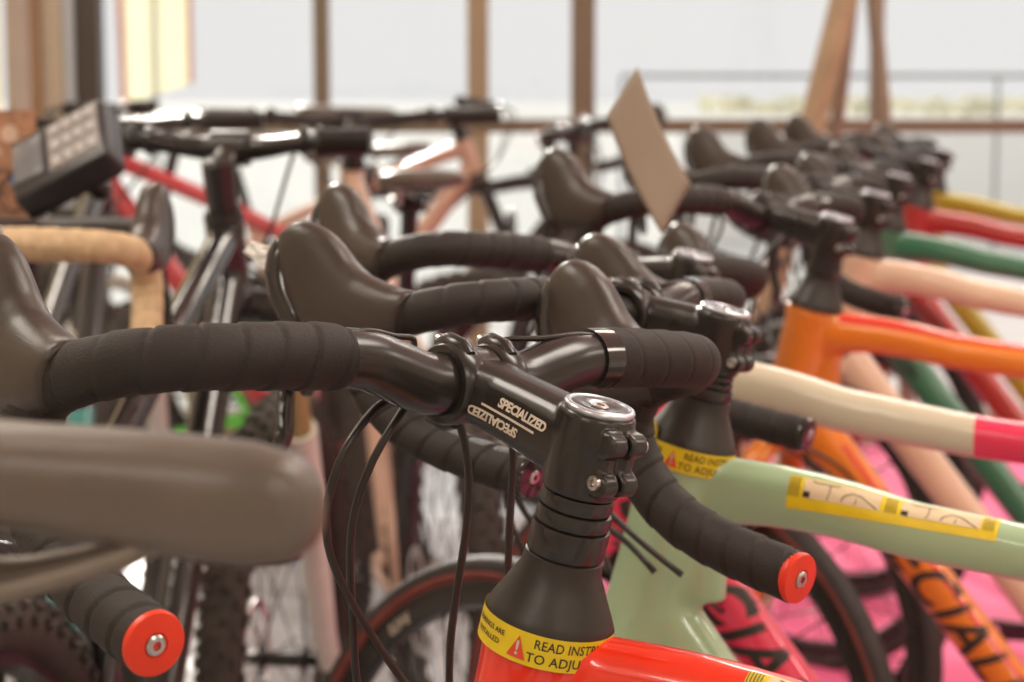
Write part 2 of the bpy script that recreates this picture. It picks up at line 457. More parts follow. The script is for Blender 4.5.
def knobby_tyre(bm):
    R0, rt = .330, .027
    prof = [(R0 + rt * math.cos(a), rt * math.sin(a)) for a in [2 * math.pi * i / 14 for i in range(14)]]
    lathe(bm, prof, 80, AX_Y, closed=True)
    n = 62
    for i in range(n):
        for row, (a, w_, l_) in enumerate(((-52, .009, .012), (-20, .009, .011), (14, .010, .011), (46, .009, .012), (78, .007, .014), (-82, .007, .014))):
            th = 2 * math.pi * (i + .5 * (row % 2)) / n
            M = Matrix.Rotation(-th, 4, 'Y') @ Matrix.Translation((R0, 0, 0)) @ Matrix.Rotation(R(a), 4, 'Z')
            box(bm, (rt + .0015, 0, 0), (.0065, w_, l_), M)
def mtb_rim(bm):
    lathe(bm, [(.3070, -.013), (.3070, .013), (.297, .0125), (.289, .005), (.289, -.005), (.297, -.0125)], 80, AX_Y, closed=True)
def disc_rotor(bm):
    lathe(bm, [(.080, .0005), (.080, .0025), (.068, .0025), (.068, .0005)], 48, Matrix.Translation((0, .036, 0)) @ AX_Y, closed=True)
    for k in range(6):
        a = 2 * math.pi * k / 6
        tube(bm, [Vector((.018 * math.cos(a), .0375, .018 * math.sin(a))), Vector((.070 * math.cos(a + .5), .0375, .070 * math.sin(a + .5)))], (lambda f: (.001, .004)), 6, up=Vector((0, 1, 0)))

def caliper_mesh(bm):       # rim brake, origin at its bolt, x forward, z up
    for s in (-1, 1):
        tube(bm, spline([(0, s * .002, .004), (.006, s * .022, .010), (.008, s * .036, -.008), (.008, s * .034, -.030), (.006, s * .022, -.050)], .006), (lambda f: (.0065, .0050)), 12)
        box(bm, (.006, s * .0165, -.052), (.048, .009, .011), bev=.002)
    lathe(bm, [(.007, -.008), (.007, .018)], 16, Matrix.Rotation(R(90), 4, 'Y'))
def chainring_mesh(bm, r, y):
    n = int(r * 2 * math.pi / .0127); pr = []
    for i in range(n):
        for a, rr in ((0, r - .003), (.3, r + .003), (.5, r + .003), (.8, r - .003)):
            t = 2 * math.pi * (i + a) / n; pr.append((rr * math.cos(t), rr * math.sin(t)))
    k = len(pr); inn = r - .016
    M = Matrix.Translation((0, y, 0)) @ AX_Y
    vs = []
    for z in (-.0012, .0012):
        o = [bm.verts.new(M @ Vector((x, yy, z))) for x, yy in pr]
        i_ = [bm.verts.new(M @ Vector((inn * x / math.hypot(x, yy), inn * yy / math.hypot(x, yy), z))) for x, yy in pr]
        vs.append((o, i_))
    for j in range(k):
        l = (j + 1) % k
        (o0, i0), (o1, i1) = vs
        bm.faces.new((o0[j], o0[l], i0[l], i0[j])); bm.faces.new((o1[j], i1[j], i1[l], o1[l]))
        bm.faces.new((o0[j], o1[j], o1[l], o0[l])); bm.faces.new((i0[j], i0[l], i1[l], i1[j]))
def rings_mesh(bm):
    chainring_mesh(bm, .102, -.043); chainring_mesh(bm, .080, -.050 + .012)
    for k in range(5):
        a = 2 * math.pi * k / 5
        tube(bm, [Vector((0, -.046, 0)), Vector((.088 * math.cos(a), -.043, .088 * math.sin(a)))], (lambda f: (.003, .012 - .005 * f)), 8, up=Vector((0, 1, 0)))
def crank_arm(bm):
    """arm along +x from the axle, eye with a pedal hole at the end"""
    pts = []
    for i in range(9): a = R(90 + 180 * i / 8); pts.append((.019 * math.cos(a), .019 * math.sin(a)))
    L = .170; ho = []
    out = pts + [(L * .5, -.0125)]
    for i in range(9): a = R(-90 + 180 * i / 8); out.append((L + .0165 * math.cos(a), .0155 * math.sin(a)))
    out += [(L * .5, .0125)]
    M = Matrix.Rotation(R(90), 4, 'X')
    hole = [(L + .0075 * math.cos(R(45 * i)), .0075 * math.sin(R(45 * i))) for i in range(8)]
    h = .012
    bm2 = bmesh.new()
    for z in (-h / 2, h / 2):
        o = [bm2.verts.new((x, y, z)) for x, y in out]; q = [bm2.verts.new((x, y, z)) for x, y in hole]
        es = [bm2.edges.new((o[i], o[(i + 1) % len(o)])) for i in range(len(o))] + [bm2.edges.new((q[i], q[(i + 1) % 8])) for i in range(8)]
        bmesh.ops.triangle_fill(bm2, edges=es, use_beauty=True)
    bm2.verts.ensure_lookup_table(); no = len(out); nq = 8; base1 = no + nq
    V = bm2.verts
    for i in range(no): j = (i + 1) % no; bm2.faces.new((V[i], V[j], V[base1 + j], V[base1 + i]))
    for i in range(nq): j = (i + 1) % nq; bm2.faces.new((V[no + i], V[no + j], V[base1 + no + j], V[base1 + no + i]))
    join_bm(bm, bm2, M)
def cassette(bm):
    for k in range(8): lathe(bm, [(.022 + .0045 * k, -.0010), (.022 + .0045 * k, .0010), (.015, .0010), (.015, -.0010)], 28, Matrix.Translation((0, -.045 + .0038 * k, 0)) @ AX_Y, closed=True)
def chain_mesh(bm):
    a, b = BB + Vector((0, -.043, .102)), RAX + Vector((0, -.035, .045)); c, d = BB + Vector((0, -.043, -.102)), RAX + Vector((.02, -.035, -.075))
    tube(bm, [a, b], (lambda f: (.004, .003)), 8); tube(bm, [c, d], (lambda f: (.004, .003)), 8)
def derailleur(bm):
    o = RAX + Vector((.005, -.045, -.02))
    tube(bm, [o, o + Vector((-.012, -.02, -.03)), o + Vector((.012, 0, -.05))], .010, 12)
    tube(bm, [o + Vector((.012, 0, -.05)), o + Vector((.028, 0, -.11))], (lambda f: (.010, .004)), 12)
    for q in ((.012, -.05), (.028, -.11)): lathe(bm, [(.014, -.003), (.014, .003)], 20, Matrix.Translation(o + Vector((q[0], 0, q[1]))) @ AX_Y)
# saddle: origin at the clamp under its middle, x towards the nose
def saddle_shell(bm):
    rg = []
    for x, hw, zt, zb in ((-.125, .030, .046, .034), (-.118, .058, .052, .030), (-.095, .070, .054, .022), (-.06, .064, .052, .020), (-.02, .042, .049, .020), (.02, .026, .047, .018),
                          (.06, .0205, .046, .014), (.10, .0190, .045, .009), (.128, .0180, .043, .006), (.142, .0150, .040, .008), (.149, .0090, .034, .013), (.151, .0030, .028, .019)):
        r = []
        n = 28
        for i in range(n):
            a = 2 * math.pi * i / n; c, s_ = math.cos(a), math.sin(a)
            zm = (zt + zb) / 2; hz = (zt - zb) / 2
            r.append(bm.verts.new((x, math.copysign(abs(c) ** .75, c) * hw, zm + math.copysign(abs(s_) ** .8, s_) * hz)))
        rg.append(r)
    skin(bm, rg)
def saddle_rail(s):
    def f(bm):
        tube(bm, spline([(.115, s * .006, .022), (.095, s * .010, .010), (.05, s * .021, -.003), (.03, s * .022, -.004), (-.03, s * .022, -.004), (-.06, s * .026, .008), (-.095, s * .036, .032)], .01), .0036, 12)
    return f
def seatpost_mesh(L):
    def f(bm):
        lathe(bm, [(.0136, -L), (.0136, -.03), (.0150, -.014), (.012, -.008)], 24)
        box(bm, (0, 0, -.006), (.038, .052, .014), bev=.003)
        lathe(bm, [(.005, -.030), (.005, .030)], 12, AX_Y)
    return f

# decals ----------------------------------------------------------
def band_bm(side):
    """warning band wrapped on the top of the head tube (part of a cone), S frame"""
    bm = bmesh.new(); n = 48
    return bm
HEAD_R = .0326
def wrap(bm, z0, r0, off, ang0):
    """x of the flat shape runs round the tube, y up it"""
    for v in bm.verts:
        x, y = v.co.x, v.co.y
        r = r0 + off; th = ang0 + x / r0
        v.co = Vector((r * math.cos(th), r * math.sin(th), z0 + y))
def grid_bm(w_, h, nx, ny):
    bm = bmesh.new(); bmesh.ops.create_grid(bm, x_segments=nx, y_segments=ny, size=.5, matrix=Matrix.Diagonal((w_, h, 1, 1))); return bm
def make_band(parent, circle_end=False, HT0=HT0):
    """yellow band with its print; static frame side, so unsteered"""
    M0 = S_matrix(0)
    zc = -HT0 - .0050; ang = R(98); h = .0165
    bm = grid_bm(.122, h, 60, 2)
    for v in bm.verts: v.co.y += 0
    wrap(bm, zc, HEAD_R, .0003, ang)
    if circle_end: 
        b2 = bmesh.new(); bmesh.ops.create_circle(b2, cap_ends=True, segments=28, radius=.0095); cut(b2, .006)
        for v in b2.verts: v.co.x -= .030; v.co.y += .011
        wrap(b2, zc, HEAD_R - .0015, .0020, ang); join_bm(bm, b2)
    bd = part('warning_band', to_mesh('warning_band', bm), parent, yellow_s, M0); bd['label'] = 'yellow warning band around the head tube top'
    bm = bmesh.new()
    for s, sz, x, y in (('READ INSTRUCTIONS', .0068, .0255, .0034), ('TO ADJUST STACK', .0068, .0225, -.0038), ('BEARINGS ARE', .0038, -.026, .0030), ('INSTALLED', .0038, -.026, -.0022)):
        t = text_bm(s, sz, offset=.00006, space=1.05, sub=.0035)
        xs = [v.co.x for v in t.verts]; w_ = max(xs) - min(xs); k = min(1, (.058 if x > 0 else .024) / w_)
        for v in t.verts: v.co.x = v.co.x * k + x + (.006 if x > 0 else 0); v.co.y += y
        join_bm(bm, t)
    wrap(bm, zc, HEAD_R, .0006, ang)
    part('warning_text', to_mesh('warning_text', bm), bd, ink)
    bm = bmesh.new()
    vs = [bm.verts.new(p) for p in ((-.0105, -.0060, 0), (-.0005, -.0060, 0), (-.0055, .0056, 0))]; bm.faces.new(vs); cut(bm, .003)
    wrap(bm, zc, HEAD_R, .0006, ang); part('warning_triangle', to_mesh('warning_triangle', bm), bd, ink_red)
    bm = text_bm('!', .010, offset=.0002, sub=.003)
    for v in bm.verts: v.co.x -= .0055; v.co.y -= .0010
    wrap(bm, zc, HEAD_R, .0009, ang); part('exclamation_mark', to_mesh('exclamation_mark', bm), bd, ink_white)
    if circle_end:
        bm = bmesh.new(); bmesh.ops.create_circle(bm, cap_ends=True, segments=24, radius=.0062); cut(bm, .005)
        for v in bm.verts: v.co.x -= .030; v.co.y += .011
        wrap(bm, zc, HEAD_R - .0015, .0026, ang); part('round_emblem', to_mesh('round_emblem', bm), bd, ink)
        bm = bmesh.new(); bmesh.ops.create_circle(bm, cap_ends=True, segments=24, radius=.0038); cut(bm, .004)
        for v in bm.verts: v.co.x -= .030; v.co.y += .011
        wrap(bm, zc, HEAD_R - .0015, .0032, ang); part('emblem_centre', to_mesh('emblem_centre', bm), bd, ink_white)
    return bd
def thin_line(bm, pts, wd):
    P = [Vector((x, y, 0)) for x, y in pts]
    for a, b in zip(P, P[1:]):
        d = (b - a).normalized(); n = Vector((-d.y, d.x, 0)) * wd / 2
        bm.faces.new([bm.verts.new(p) for p in (a - n, b - n, b + n, a + n)])
def tube_side_matrix(a, b, t, up_deg, dist=.06):
    """plane beside the tube a->b at fraction t: x along a->b, z outward on the bike's left, raised by up_deg"""
    X = (b - a).normalized(); L = Vector((0, 1, 0)); Z = L * math.cos(R(up_deg)) + X.cross(L) * -math.sin(R(up_deg)); 
    if Z.z < 0 and up_deg > 0: Z = L * math.cos(R(up_deg)) + X.cross(L) * math.sin(R(up_deg))
    Yv = Z.cross(X)
    return basis(a.lerp(b, t) + Z * dist, X, Yv, Z)
TT_A, TT_B = axp(HT0 + .0235, -.005), ST + Vector((.004, 0, -.012))
DT_A, DT_B = axp(HT1 - .036, -.004), BB + Vector((.006, 0, .012))
def make_top_sticker(parent, bvh, d0):
    """long yellow instruction sticker on the left flank of the top tube, starting d0 behind the head tube"""
    L = (TT_B - TT_A).length; w_ = .140; M = tube_side_matrix(TT_A, TT_B, (d0 + w_ / 2) / L, 50)
    def lay(name, bm, off, m, par):
        project(bm, M, bvh, off); return part(name, to_mesh(name, bm), par, m)
    st = lay('instruction_sticker', grid_bm(w_, .0195, 70, 12), .0005, yellow_s, parent); st['label'] = 'yellow instruction sticker along the top tube'
    bm = bmesh.new()
    for cx in (-.0335, .0325):
        g = grid_bm(.052, .0130, 26, 8)
        for v in g.verts: v.co.x += cx; v.co.y += .0022
        join_bm(bm, g)
    lay('picture_field', bm, .0009, beige_s, st)
    bm = bmesh.new()
    for cx in (-.0335, .0325):
        thin_line(bm, [(cx - .021, .0075), (cx - .017, .0060), (cx - .012, .0066), (cx - .007, .0060), (cx - .002, .0066)], .0006)
        thin_line(bm, [(cx - .0085, .006), (cx - .0080, .001), (cx - .0095, -.004)], .0005)
        thin_line(bm, [(cx + .000, -.0035), (cx + .002, .0005), (cx + .007, .0030), (cx + .013, .0022), (cx + .018, -.0008), (cx + .024, -.0040)], .0006)
        thin_line(bm, [(cx + .0095, -.0038), (cx + .0100, .000)], .0005)
        g = grid_bm(.0045, .0032, 4, 3)
        for v in g.verts: v.co.x += cx - .0235; v.co.y -= .0025
        join_bm(bm, g)
    for x0 in (-.066, -.0005, .0635):
        for k in range(5): thin_line(bm, [(x0 - .003 + .0016 * k, -.0045), (x0 - .003 + .0016 * k, .0085)], .0005)
    cut(bm, .004)
    lay('picture_lines', bm, .0013, ink, st)
def down_text(parent, bvh, s, size, t, m, shear=.35, off=.0006, name='lettering', sub=.006, fat=.0006, right=False, stretch=1.0):
    M = tube_side_matrix(DT_A, DT_B, t, 0)
    bm = text_bm(s, size, shear, fat, 1.08, sub)
    for v in bm.verts: v.co.x *= stretch
    project(bm, M, bvh, off); return part(name, to_mesh(name, bm), parent, m)
def edge_stripe(parent, bvh, A, B, t0, t1, v0, v1, m, name='edge_stripe', up=0):
    L = (B - A).length; M = tube_side_matrix(A, B, (t0 + t1) / 2, up)
    bm = grid_bm(L * (t1 - t0), abs(v1 - v0), 60, 4)
    for v in bm.verts: v.co.y += (v0 + v1) / 2
    project(bm, M, bvh, .0004); return part(name, to_mesh(name, bm), parent, m)

def add_wheel(root, name, M, tyre='road', rim='deep', wall=None, spokes=20, disc=False, decal=None):
    rm = cached('rim_' + rim, {'deep': rim_mesh, 'shallow': rim_shallow, 'mtb': mtb_rim}[rim], 40)
    wh = part(name, rm, root, black_s, M)
    if tyre == 'road': part('tyre', cached('tyre_road', tyre_mesh, None), wh, rubber)
    else: part('tyre', cached('tyre_knobby', knobby_tyre, 30), wh, knob_m)
    if wall: part('tyre_sidewall', cached('tyre_wall', wall_band, None), wh, wall)['label'] = 'brownish red tyre sidewall band'
    part('hub', cached('hub', hub_mesh, 30), wh, black_s)
    for i in range(spokes):
        s = 1 if i % 2 else -1; tw = R(70) * (1 if (i // 2) % 2 else -1)
        me = cached('spoke_%d_%d' % (s, tw > 0), spoke_mesh(s, tw), None)
        part('spoke', me, wh, black_s, Matrix.Rotation(2 * math.pi * i / spokes, 4, 'Y'))
    if disc: part('brake_disc', cached('disc', disc_rotor, 30), wh, steel)
    if decal:
        bm = text_bm(decal, .016, .0, .0004, 1.1, .004)
        for v in bm.verts:      # on the rim's left flank, running round it
            x, y = v.co.x, v.co.y; r = .2965 - y; th = R(decal_deg) - x / .2965
            v.co = Vector((r * math.cos(th), .0122, r * math.sin(th)))
        part('rim_lettering', to_mesh('rim_lettering', bm), wh, ink_white)
    return wh
decal_deg = 42

def xform(px, D, z=HC):
    """world x of a point seen in picture column px at ground distance D and height z"""
    depth = D * math.cos(PITCH) + (CAM_Z - z) * math.sin(PITCH)
    return (px - 512) / FPX * depth
def at(px, py, D):
    """a point of the place seen at picture pixel px, py, at ground distance D"""
    v = Vector(((px - 512) / FPX, 1, -(py - 341) / FPX)); v = Matrix.Rotation(-PITCH, 3, 'X') @ v
    return Vector((0, 0, CAM_Z)) + v * (D / v.y)
def road_bike(label, X, D, yaw, steer, fmat, fork_mat, frame_acc=None, tape=tape_m, plug=black_g, plugc=steel, wall=None, rim='deep', pitch=-13, dz=0,
              band=False, sticker=None, text=None, rear=True, bars=True, front=True, saddle=True, stemtext=False, name='road_bicycle', fork=None, emblem=False, group=None, cables=True, decal=None, crank=0, lean=0, H0=HT0, stem_len=.092, stem_t=STEM_T, bw=1.0, bz=1.0, px_cables=None, saddle_up=0, bar_m=None, stem_m=None, hoods=None):
    lm = Matrix.Rotation(R(yaw), 4, 'Z') @ Matrix.Rotation(R(-lean), 4, 'X'); off = lm @ Vector((0, 0, HC))
    root = empty(name, Matrix.Translation((X - off.x, D - off.y, dz)) @ lm, label, 'bicycle', group)
    fme = remesh('road_frame%.3f' % H0, frame_road(H0), .0042); Bc = barc(stem_len, stem_t)
    fr = part('frame', fme, root, fmat)
    Ms = S_matrix(R(steer)); M0 = S_matrix(0)
    bm_, sm_ = bar_m or black_s, stem_m or black_s
    if front:
        part('fork', remesh('road_fork', fork_road, .0035), root, fork_mat, Ms)
        global decal_deg
        wh = add_wheel(root, 'front_wheel', Ms @ Matrix.Translation((.045, 0, -S_AX)), rim=rim, wall=wall, decal=decal)
        part('front_brake', cached('caliper', caliper_mesh, 30), root, black_s, Ms @ Matrix.Translation((.024, 0, -HT1 - .012)))
    if bars:
        part('headset_cover', cached('head_cover', head_cover, 40), root, black_m, M0 @ Matrix.Translation((0, 0, -H0)))
        part('spacers', cached('spacers%.3f' % H0, spacers(H0), 30), root, black_s, Ms)
        st = part('stem', remesh('stem_body%.3f_%.3f' % (stem_len, stem_t), stem_body(stem_len, stem_t), .0011, 4, .5), root, sm_, Ms)
        bc_ = part('bar_clamp', cached('stem_clamp', stem_clamp, 40), st, sm_, Matrix.Translation(Bc))
        for q in ((1, 1), (1, -1), (-1, 1), (-1, -1)): part('clamp_bolt', cached('clamp_bolt', clamp_bolt, 30), st, steel, Matrix.Translation(Bc + Vector((.0145, .0142 * q[0], .0185 * q[1]))))
        part('cap_ring', cached('cap_ring', cap_ring, None), st, silver)['label'] = 'silver ring of the stem cap'
        cp = part('stem_cap', cached('cap_disc', cap_disc, 30), st, black_g)
        part('cap_bolt', cached('cap_bolt', cap_bolt, 30), st, steel)
        for z, q in ((-.013, -1), (-.031, 1)): part('pinch_bolt', cached('pinch_bolt', pinch_bolt, 30), st, steel, Matrix.Translation((-.0205, .0120 * q, z)) @ Matrix.Rotation(0 if q > 0 else R(180), 4, 'X'))
        Mb = Ms @ Matrix.Translation(Bc) @ Matrix.Rotation(R(-pitch), 4, 'Y') @ Matrix.Diagonal((1, bw, bz, 1))
        hb = part('handlebar', cached('bar', bar_mesh, None), root, bm_, Mb)
        for s in (1, -1):
            sd = 'L' if s > 0 else 'R'
            part('bar_tape', cached('tape' + sd, tape_mesh(s), None), hb, tape)
            if s < 0: part('tape_finishing_strip', cached('tfin' + sd, tape_finish(s), 40), hb, black_g)
            pg = part('bar_end_plug', cached('plug', plug_mesh, 40), hb, plug, plug_frame(s))
            if plug is plug_red: pg['label'] = 'red bar end plug with a steel centre bolt'
            part('plug_bolt', cached('plug_bolt', plug_bolt, 30), hb, plugc, plug_frame(s))
            hd = part('brake_hood', remesh('hood' + sd, hood_mesh(s), .0022, 6), root, hoods or hood_m, Mb)
            part('lever_body', remesh('nose' + sd, hood_nose(s), .0022, 4), hd, black_g)
            part('brake_lever', remesh('lever' + sd, lever_mesh(s), .0016, 3), hd, black_g)
        if cables:
            # housings leave the tape beside the clamp and loop forward and down to brake, down tube
            dn = (DT_A.lerp(DT_B, .16))
            Mi = root.matrix_world
            def loc_bar(v): return Mb @ Vector(v)
            def run(pts, r=.0022): 
                bm = bmesh.new(); tube(bm, spline(pts, .008), r, 10)
                part('cable_housing', to_mesh('cable_housing', bm), root, cable_m)
            for pts in (px_cables or ()): run([root.matrix_world.inverted() @ at(*q) for q in pts])
            for s in ((1, -1) if not px_cables or len(px_cables) < 3 else ()):
                a = loc_bar((.012, s * .090, .000)); b = loc_bar((.022, s * .074, -.016))
                a2 = loc_bar((.055, s * .050, -.075)); 
                # brake cable (left end drops to the caliper) and gear cables (loop to the down tube)
                if s > 0:
                    run([a, b, a2 + Vector((.01, .01, -.04)), loc_bar((.045, .030, -.19)), Ms @ Vector((.035, .004, -HT1 + .012))])
                    run([loc_bar((.010, .078, -.004)), loc_bar((.018, .064, -.02)), loc_bar((.065, .052, -.10)), loc_bar((.055, .040, -.20)), DT_A.lerp(DT_B, .10) + Vector((0, .045, -.02)), DT_A.lerp(DT_B, .22) + Vector((0, .026, 0))])
                else:
                    run([a, b, loc_bar((.06, -.030, -.09)), loc_bar((.062, .0, -.17)), axp(.24, .06) + Vector((0, .045, 0)), DT_A.lerp(DT_B, .12) + Vector((0, .040, 0)), DT_A.lerp(DT_B, .22) + Vector((0, .025, .01))])
                    run([loc_bar((.010, -.078, -.004)), loc_bar((.022, -.060, -.03)), loc_bar((.05, -.045, -.12)), axp(.22, .03) + Vector((0, -.04, 0)), TT_A.lerp(TT_B, .10) + Vector((0, -.020, -.01))])
                # short length of housing strapped on top of the bar towards the clamp
            for s in (1, -1):
                run([loc_bar((-.004, s * .100, .024)), loc_bar((-.002, s * .075, .0265)), loc_bar((.004, s * .052, .0235)), loc_bar((.015, s * .030, .021)), loc_bar((.034, s * .015, .006))], .0016)
    if rear:
        part('seatpost', cached('seatpost', seatpost_mesh(.22), 40), root, black_s, Matrix.Translation(ST + Vector((-.051, 0, .176 + saddle_up))) @ Matrix.Rotation(R(-16.5), 4, 'Y'))
        if saddle:
            sm = Matrix.Translation(ST + Vector((-.051, 0, .177 + saddle_up)))
            sd = part('saddle', remesh('saddle', saddle_shell, .003, 4), root, sad_m, sm)
            for s in (1, -1): part('saddle_rail', cached('rail%d' % s, saddle_rail(s), None), sd, rail_m)
        add_wheel(root, 'rear_wheel', Matrix.Translation(RAX), rim=rim, wall=wall)
        part('rear_brake', cached('caliper', caliper_mesh, 30), root, black_s, Matrix.Translation(ST + Vector((-.062, 0, -.135))) @ Matrix.Rotation(R(180), 4, 'Z'))
        ck = part('crankset', cached('rings', rings_mesh, 30), root, black_s, Matrix.Translation(BB) @ Matrix.Rotation(R(-crank), 4, 'Y'))
        part('crank_arm', cached('crank', crank_arm, 30), ck, black_g, Matrix.Translation((0, .062, 0)))
        part('crank_arm', cached('crank', crank_arm, 30), ck, black_g, Matrix.Translation((0, -.062, 0)) @ Matrix.Rotation(R(180), 4, 'Y'))
        part('cassette', cached('cassette', cassette, 30), root, chain_m, Matrix.Translation(RAX))
        part('chain', cached('chain', chain_mesh, 30), root, chain_m)
        part('rear_derailleur', cached('mech', derailleur, 30), root, black_s)
    bvh = None
    if sticker is not None or text or frame_acc: bvh = bvh_of(fme)
    if band: make_band(fr, emblem, H0)
    if sticker is not None: make_top_sticker(fr, bvh, sticker)
    if text: down_text(fr, bvh, *text)
    if frame_acc: frame_acc(fr, bvh)
    if stemtext:
        sb = bvh_of(MESH['stem_body%.3f_%.3f' % (stem_len, stem_t)]); X_ = Vector((-1, 0, -math.tan(stem_t))).normalized(); Zv = Vector((0, 1, 0)); Yv = Zv.cross(X_)
        c = Bc.lerp(Vector((0, 0, -.022)), .53) + Zv * .05
        for s_, dx, dy, rot in (('SPECIALIZED', .0090, .0050, 0), ('SPECIALIZED', -.0095, -.0050, 180)):
            bm = text_bm(s_, .0068, .22, .00030, .94, .004)
            M = basis(c, X_, Yv, Zv) @ Matrix.Translation((dx, dy, 0)) @ Matrix.Rotation(R(rot), 4, 'Z')
            project(bm, M, sb, .0003); part('stem_lettering', to_mesh('stem_lettering', bm), st, ink_white)
        bm = grid_bm(.041, .0013, 20, 1); project(bm, basis(c, X_, Yv, Zv), sb, .0003); part('stem_stripe', to_mesh('stem_stripe', bm), st, ink_white)
    return root

# ------------------------------------------------------------------ mountain bicycle (own geometry)
MHC = 1.03; MA = R(70); MU = Vector((-math.cos(MA), 0, math.sin(MA))); ME = Vector((math.sin(MA), 0, math.cos(MA)))
MS = (MHC + .045 * ME.z - .357) / MU.z
def maxp(q, f=0): return Vector((0, 0, MHC)) - MU * q + ME * f
MBB = Vector((-.39, 0, .31)); MST = Vector((-.50, 0, .72)); MRA = Vector((-.81, 0, .357))
def mtb_frame(bm):
    Z = Vector((0, 0, 1))
    tube(bm, [maxp(.075), maxp(.105), maxp(.135), maxp(.165)], .0235, 24)
    a = maxp(.095); tube(bm, [a, a.lerp(MST, .5) + Z * .008, MST], (lambda f: (.0200 - .003 * f, .0180 - .002 * f)), 20, up=Z)
    a = maxp(.150); tube(bm, [a, a.lerp(MBB, .2), MBB], (lambda f: (.0260, .0220)), 20, up=Z)
    tube(bm, [MBB, MST + (MST - MBB).normalized() * .05], .0175, 20)
    lathe(bm, [(.022, -.037), (.022, .037)], 20, Matrix.Translation(MBB) @ AX_Y)
    for q in (-1, 1):
        tube(bm, [MBB + Vector((-.02, q * .026, 0)), MBB + Vector((-.13, q * .052, .02)), MRA + Vector((0, q * .068, 0))], (lambda f: (.012 - .003 * f, .009)), 12)
        tube(bm, [MST + Vector((-.006, q * .014, -.01)), MST + Vector((-.07, q * .050, -.09)), MRA + Vector((0, q * .068, 0))], .0085, 12)
def fork_crown(bm):
    lathe(bm, [(.017, -.166), (.026, -.168), (.026, -.176), (.018, -.196)], 20)
    tube(bm, [Vector((.010, -.066, -.200)), Vector((.004, -.03, -.188)), Vector((.004, .03, -.188)), Vector((.010, .066, -.200))], (lambda f: (.020, .022)), 14)
def stanchions(q):
    def f(bm): tube(bm, [Vector((.010, q * .060, -.190)), Vector((.020, q * .060, -.42))], .0160, 20)
    return f
def fork_lowers(bm):
    for q in (-1, 1):
        tube(bm, [Vector((.018, q * .060, -.365)), Vector((.020, q * .060, -.372)), Vector((.030, q * .062, -MS + .06)), Vector((.045, q * .062, -MS))], (lambda f: .0225 - .007 * f), 18)
        lathe(bm, [(.015, -.008), (.015, .008)], 16, Matrix.Translation((.045, q * .062, -MS)) @ AX_Y)
def fork_arch(bm): tube(bm, spline([(.016, -.060, -.375), (.040, -.052, -.330), (.050, -.02, -.300), (.050, .02, -.300), (.040, .052, -.330), (.016, .060, -.375)], .01), (lambda f: (.011, .013)), 14)
def flat_bar(bm): tube(bm, spline([(-.025, -.34, .012), (-.02, -.20, .010), (0, -.07, 0), (0, 0, 0), (0, .07, 0), (-.02, .20, .010), (-.025, .34, .012)], .01), (lambda f: .0159 - .0048 * min(1, abs(f - .5) * 5)), 18)
def grip(q):
    def f(bm):
        P = spline([(-.0245, q * .225, .0107), (-.025, q * .345, .012)], .002)
        tube(bm, P, .0158, 20, rfun=lambda L, th: .0012 * math.sin(L * 900))
        tube(bm, [P[0] - Vector((0, q * .004, 0)), P[0] + Vector((0, q * .006, 0))], .0185, 20)
    return f
def mtb_lever(q):
    def f(bm):
        tube(bm, [Vector((-.018, q * .195, .012)), Vector((.012, q * .190, .012)), Vector((.030, q * .165, .010))], (lambda f: .010 - .002 * f), 12)
        tube(bm, spline([(.022, q * .185, .010), (.045, q * .205, .006), (.048, q * .250, .002), (.040, q * .285, 0)], .01), (lambda f: (.0045, .0065)), 12)
        lathe(bm, [(.0165, q * .185 - .007), (.0165, q * .185 + .007)], 18, Matrix.Translation((-.018, 0, .011)) @ AX_Y)
    return f
def mtb_stem(bm):
    lathe(bm, [(.016, 0), (.0185, -.002), (.0185, -.040), (.0175, -.060), (.021, -.0605), (.024, -.075)], 24)
    tube(bm, [Vector((.004, 0, -.02)), Vector((.06, 0, -.012))], (lambda f: (.016, .016)), 18, pw=.8)
    tube(bm, [Vector((.062, -.022, -.011)), Vector((.062, .022, -.011))], .021, 24)
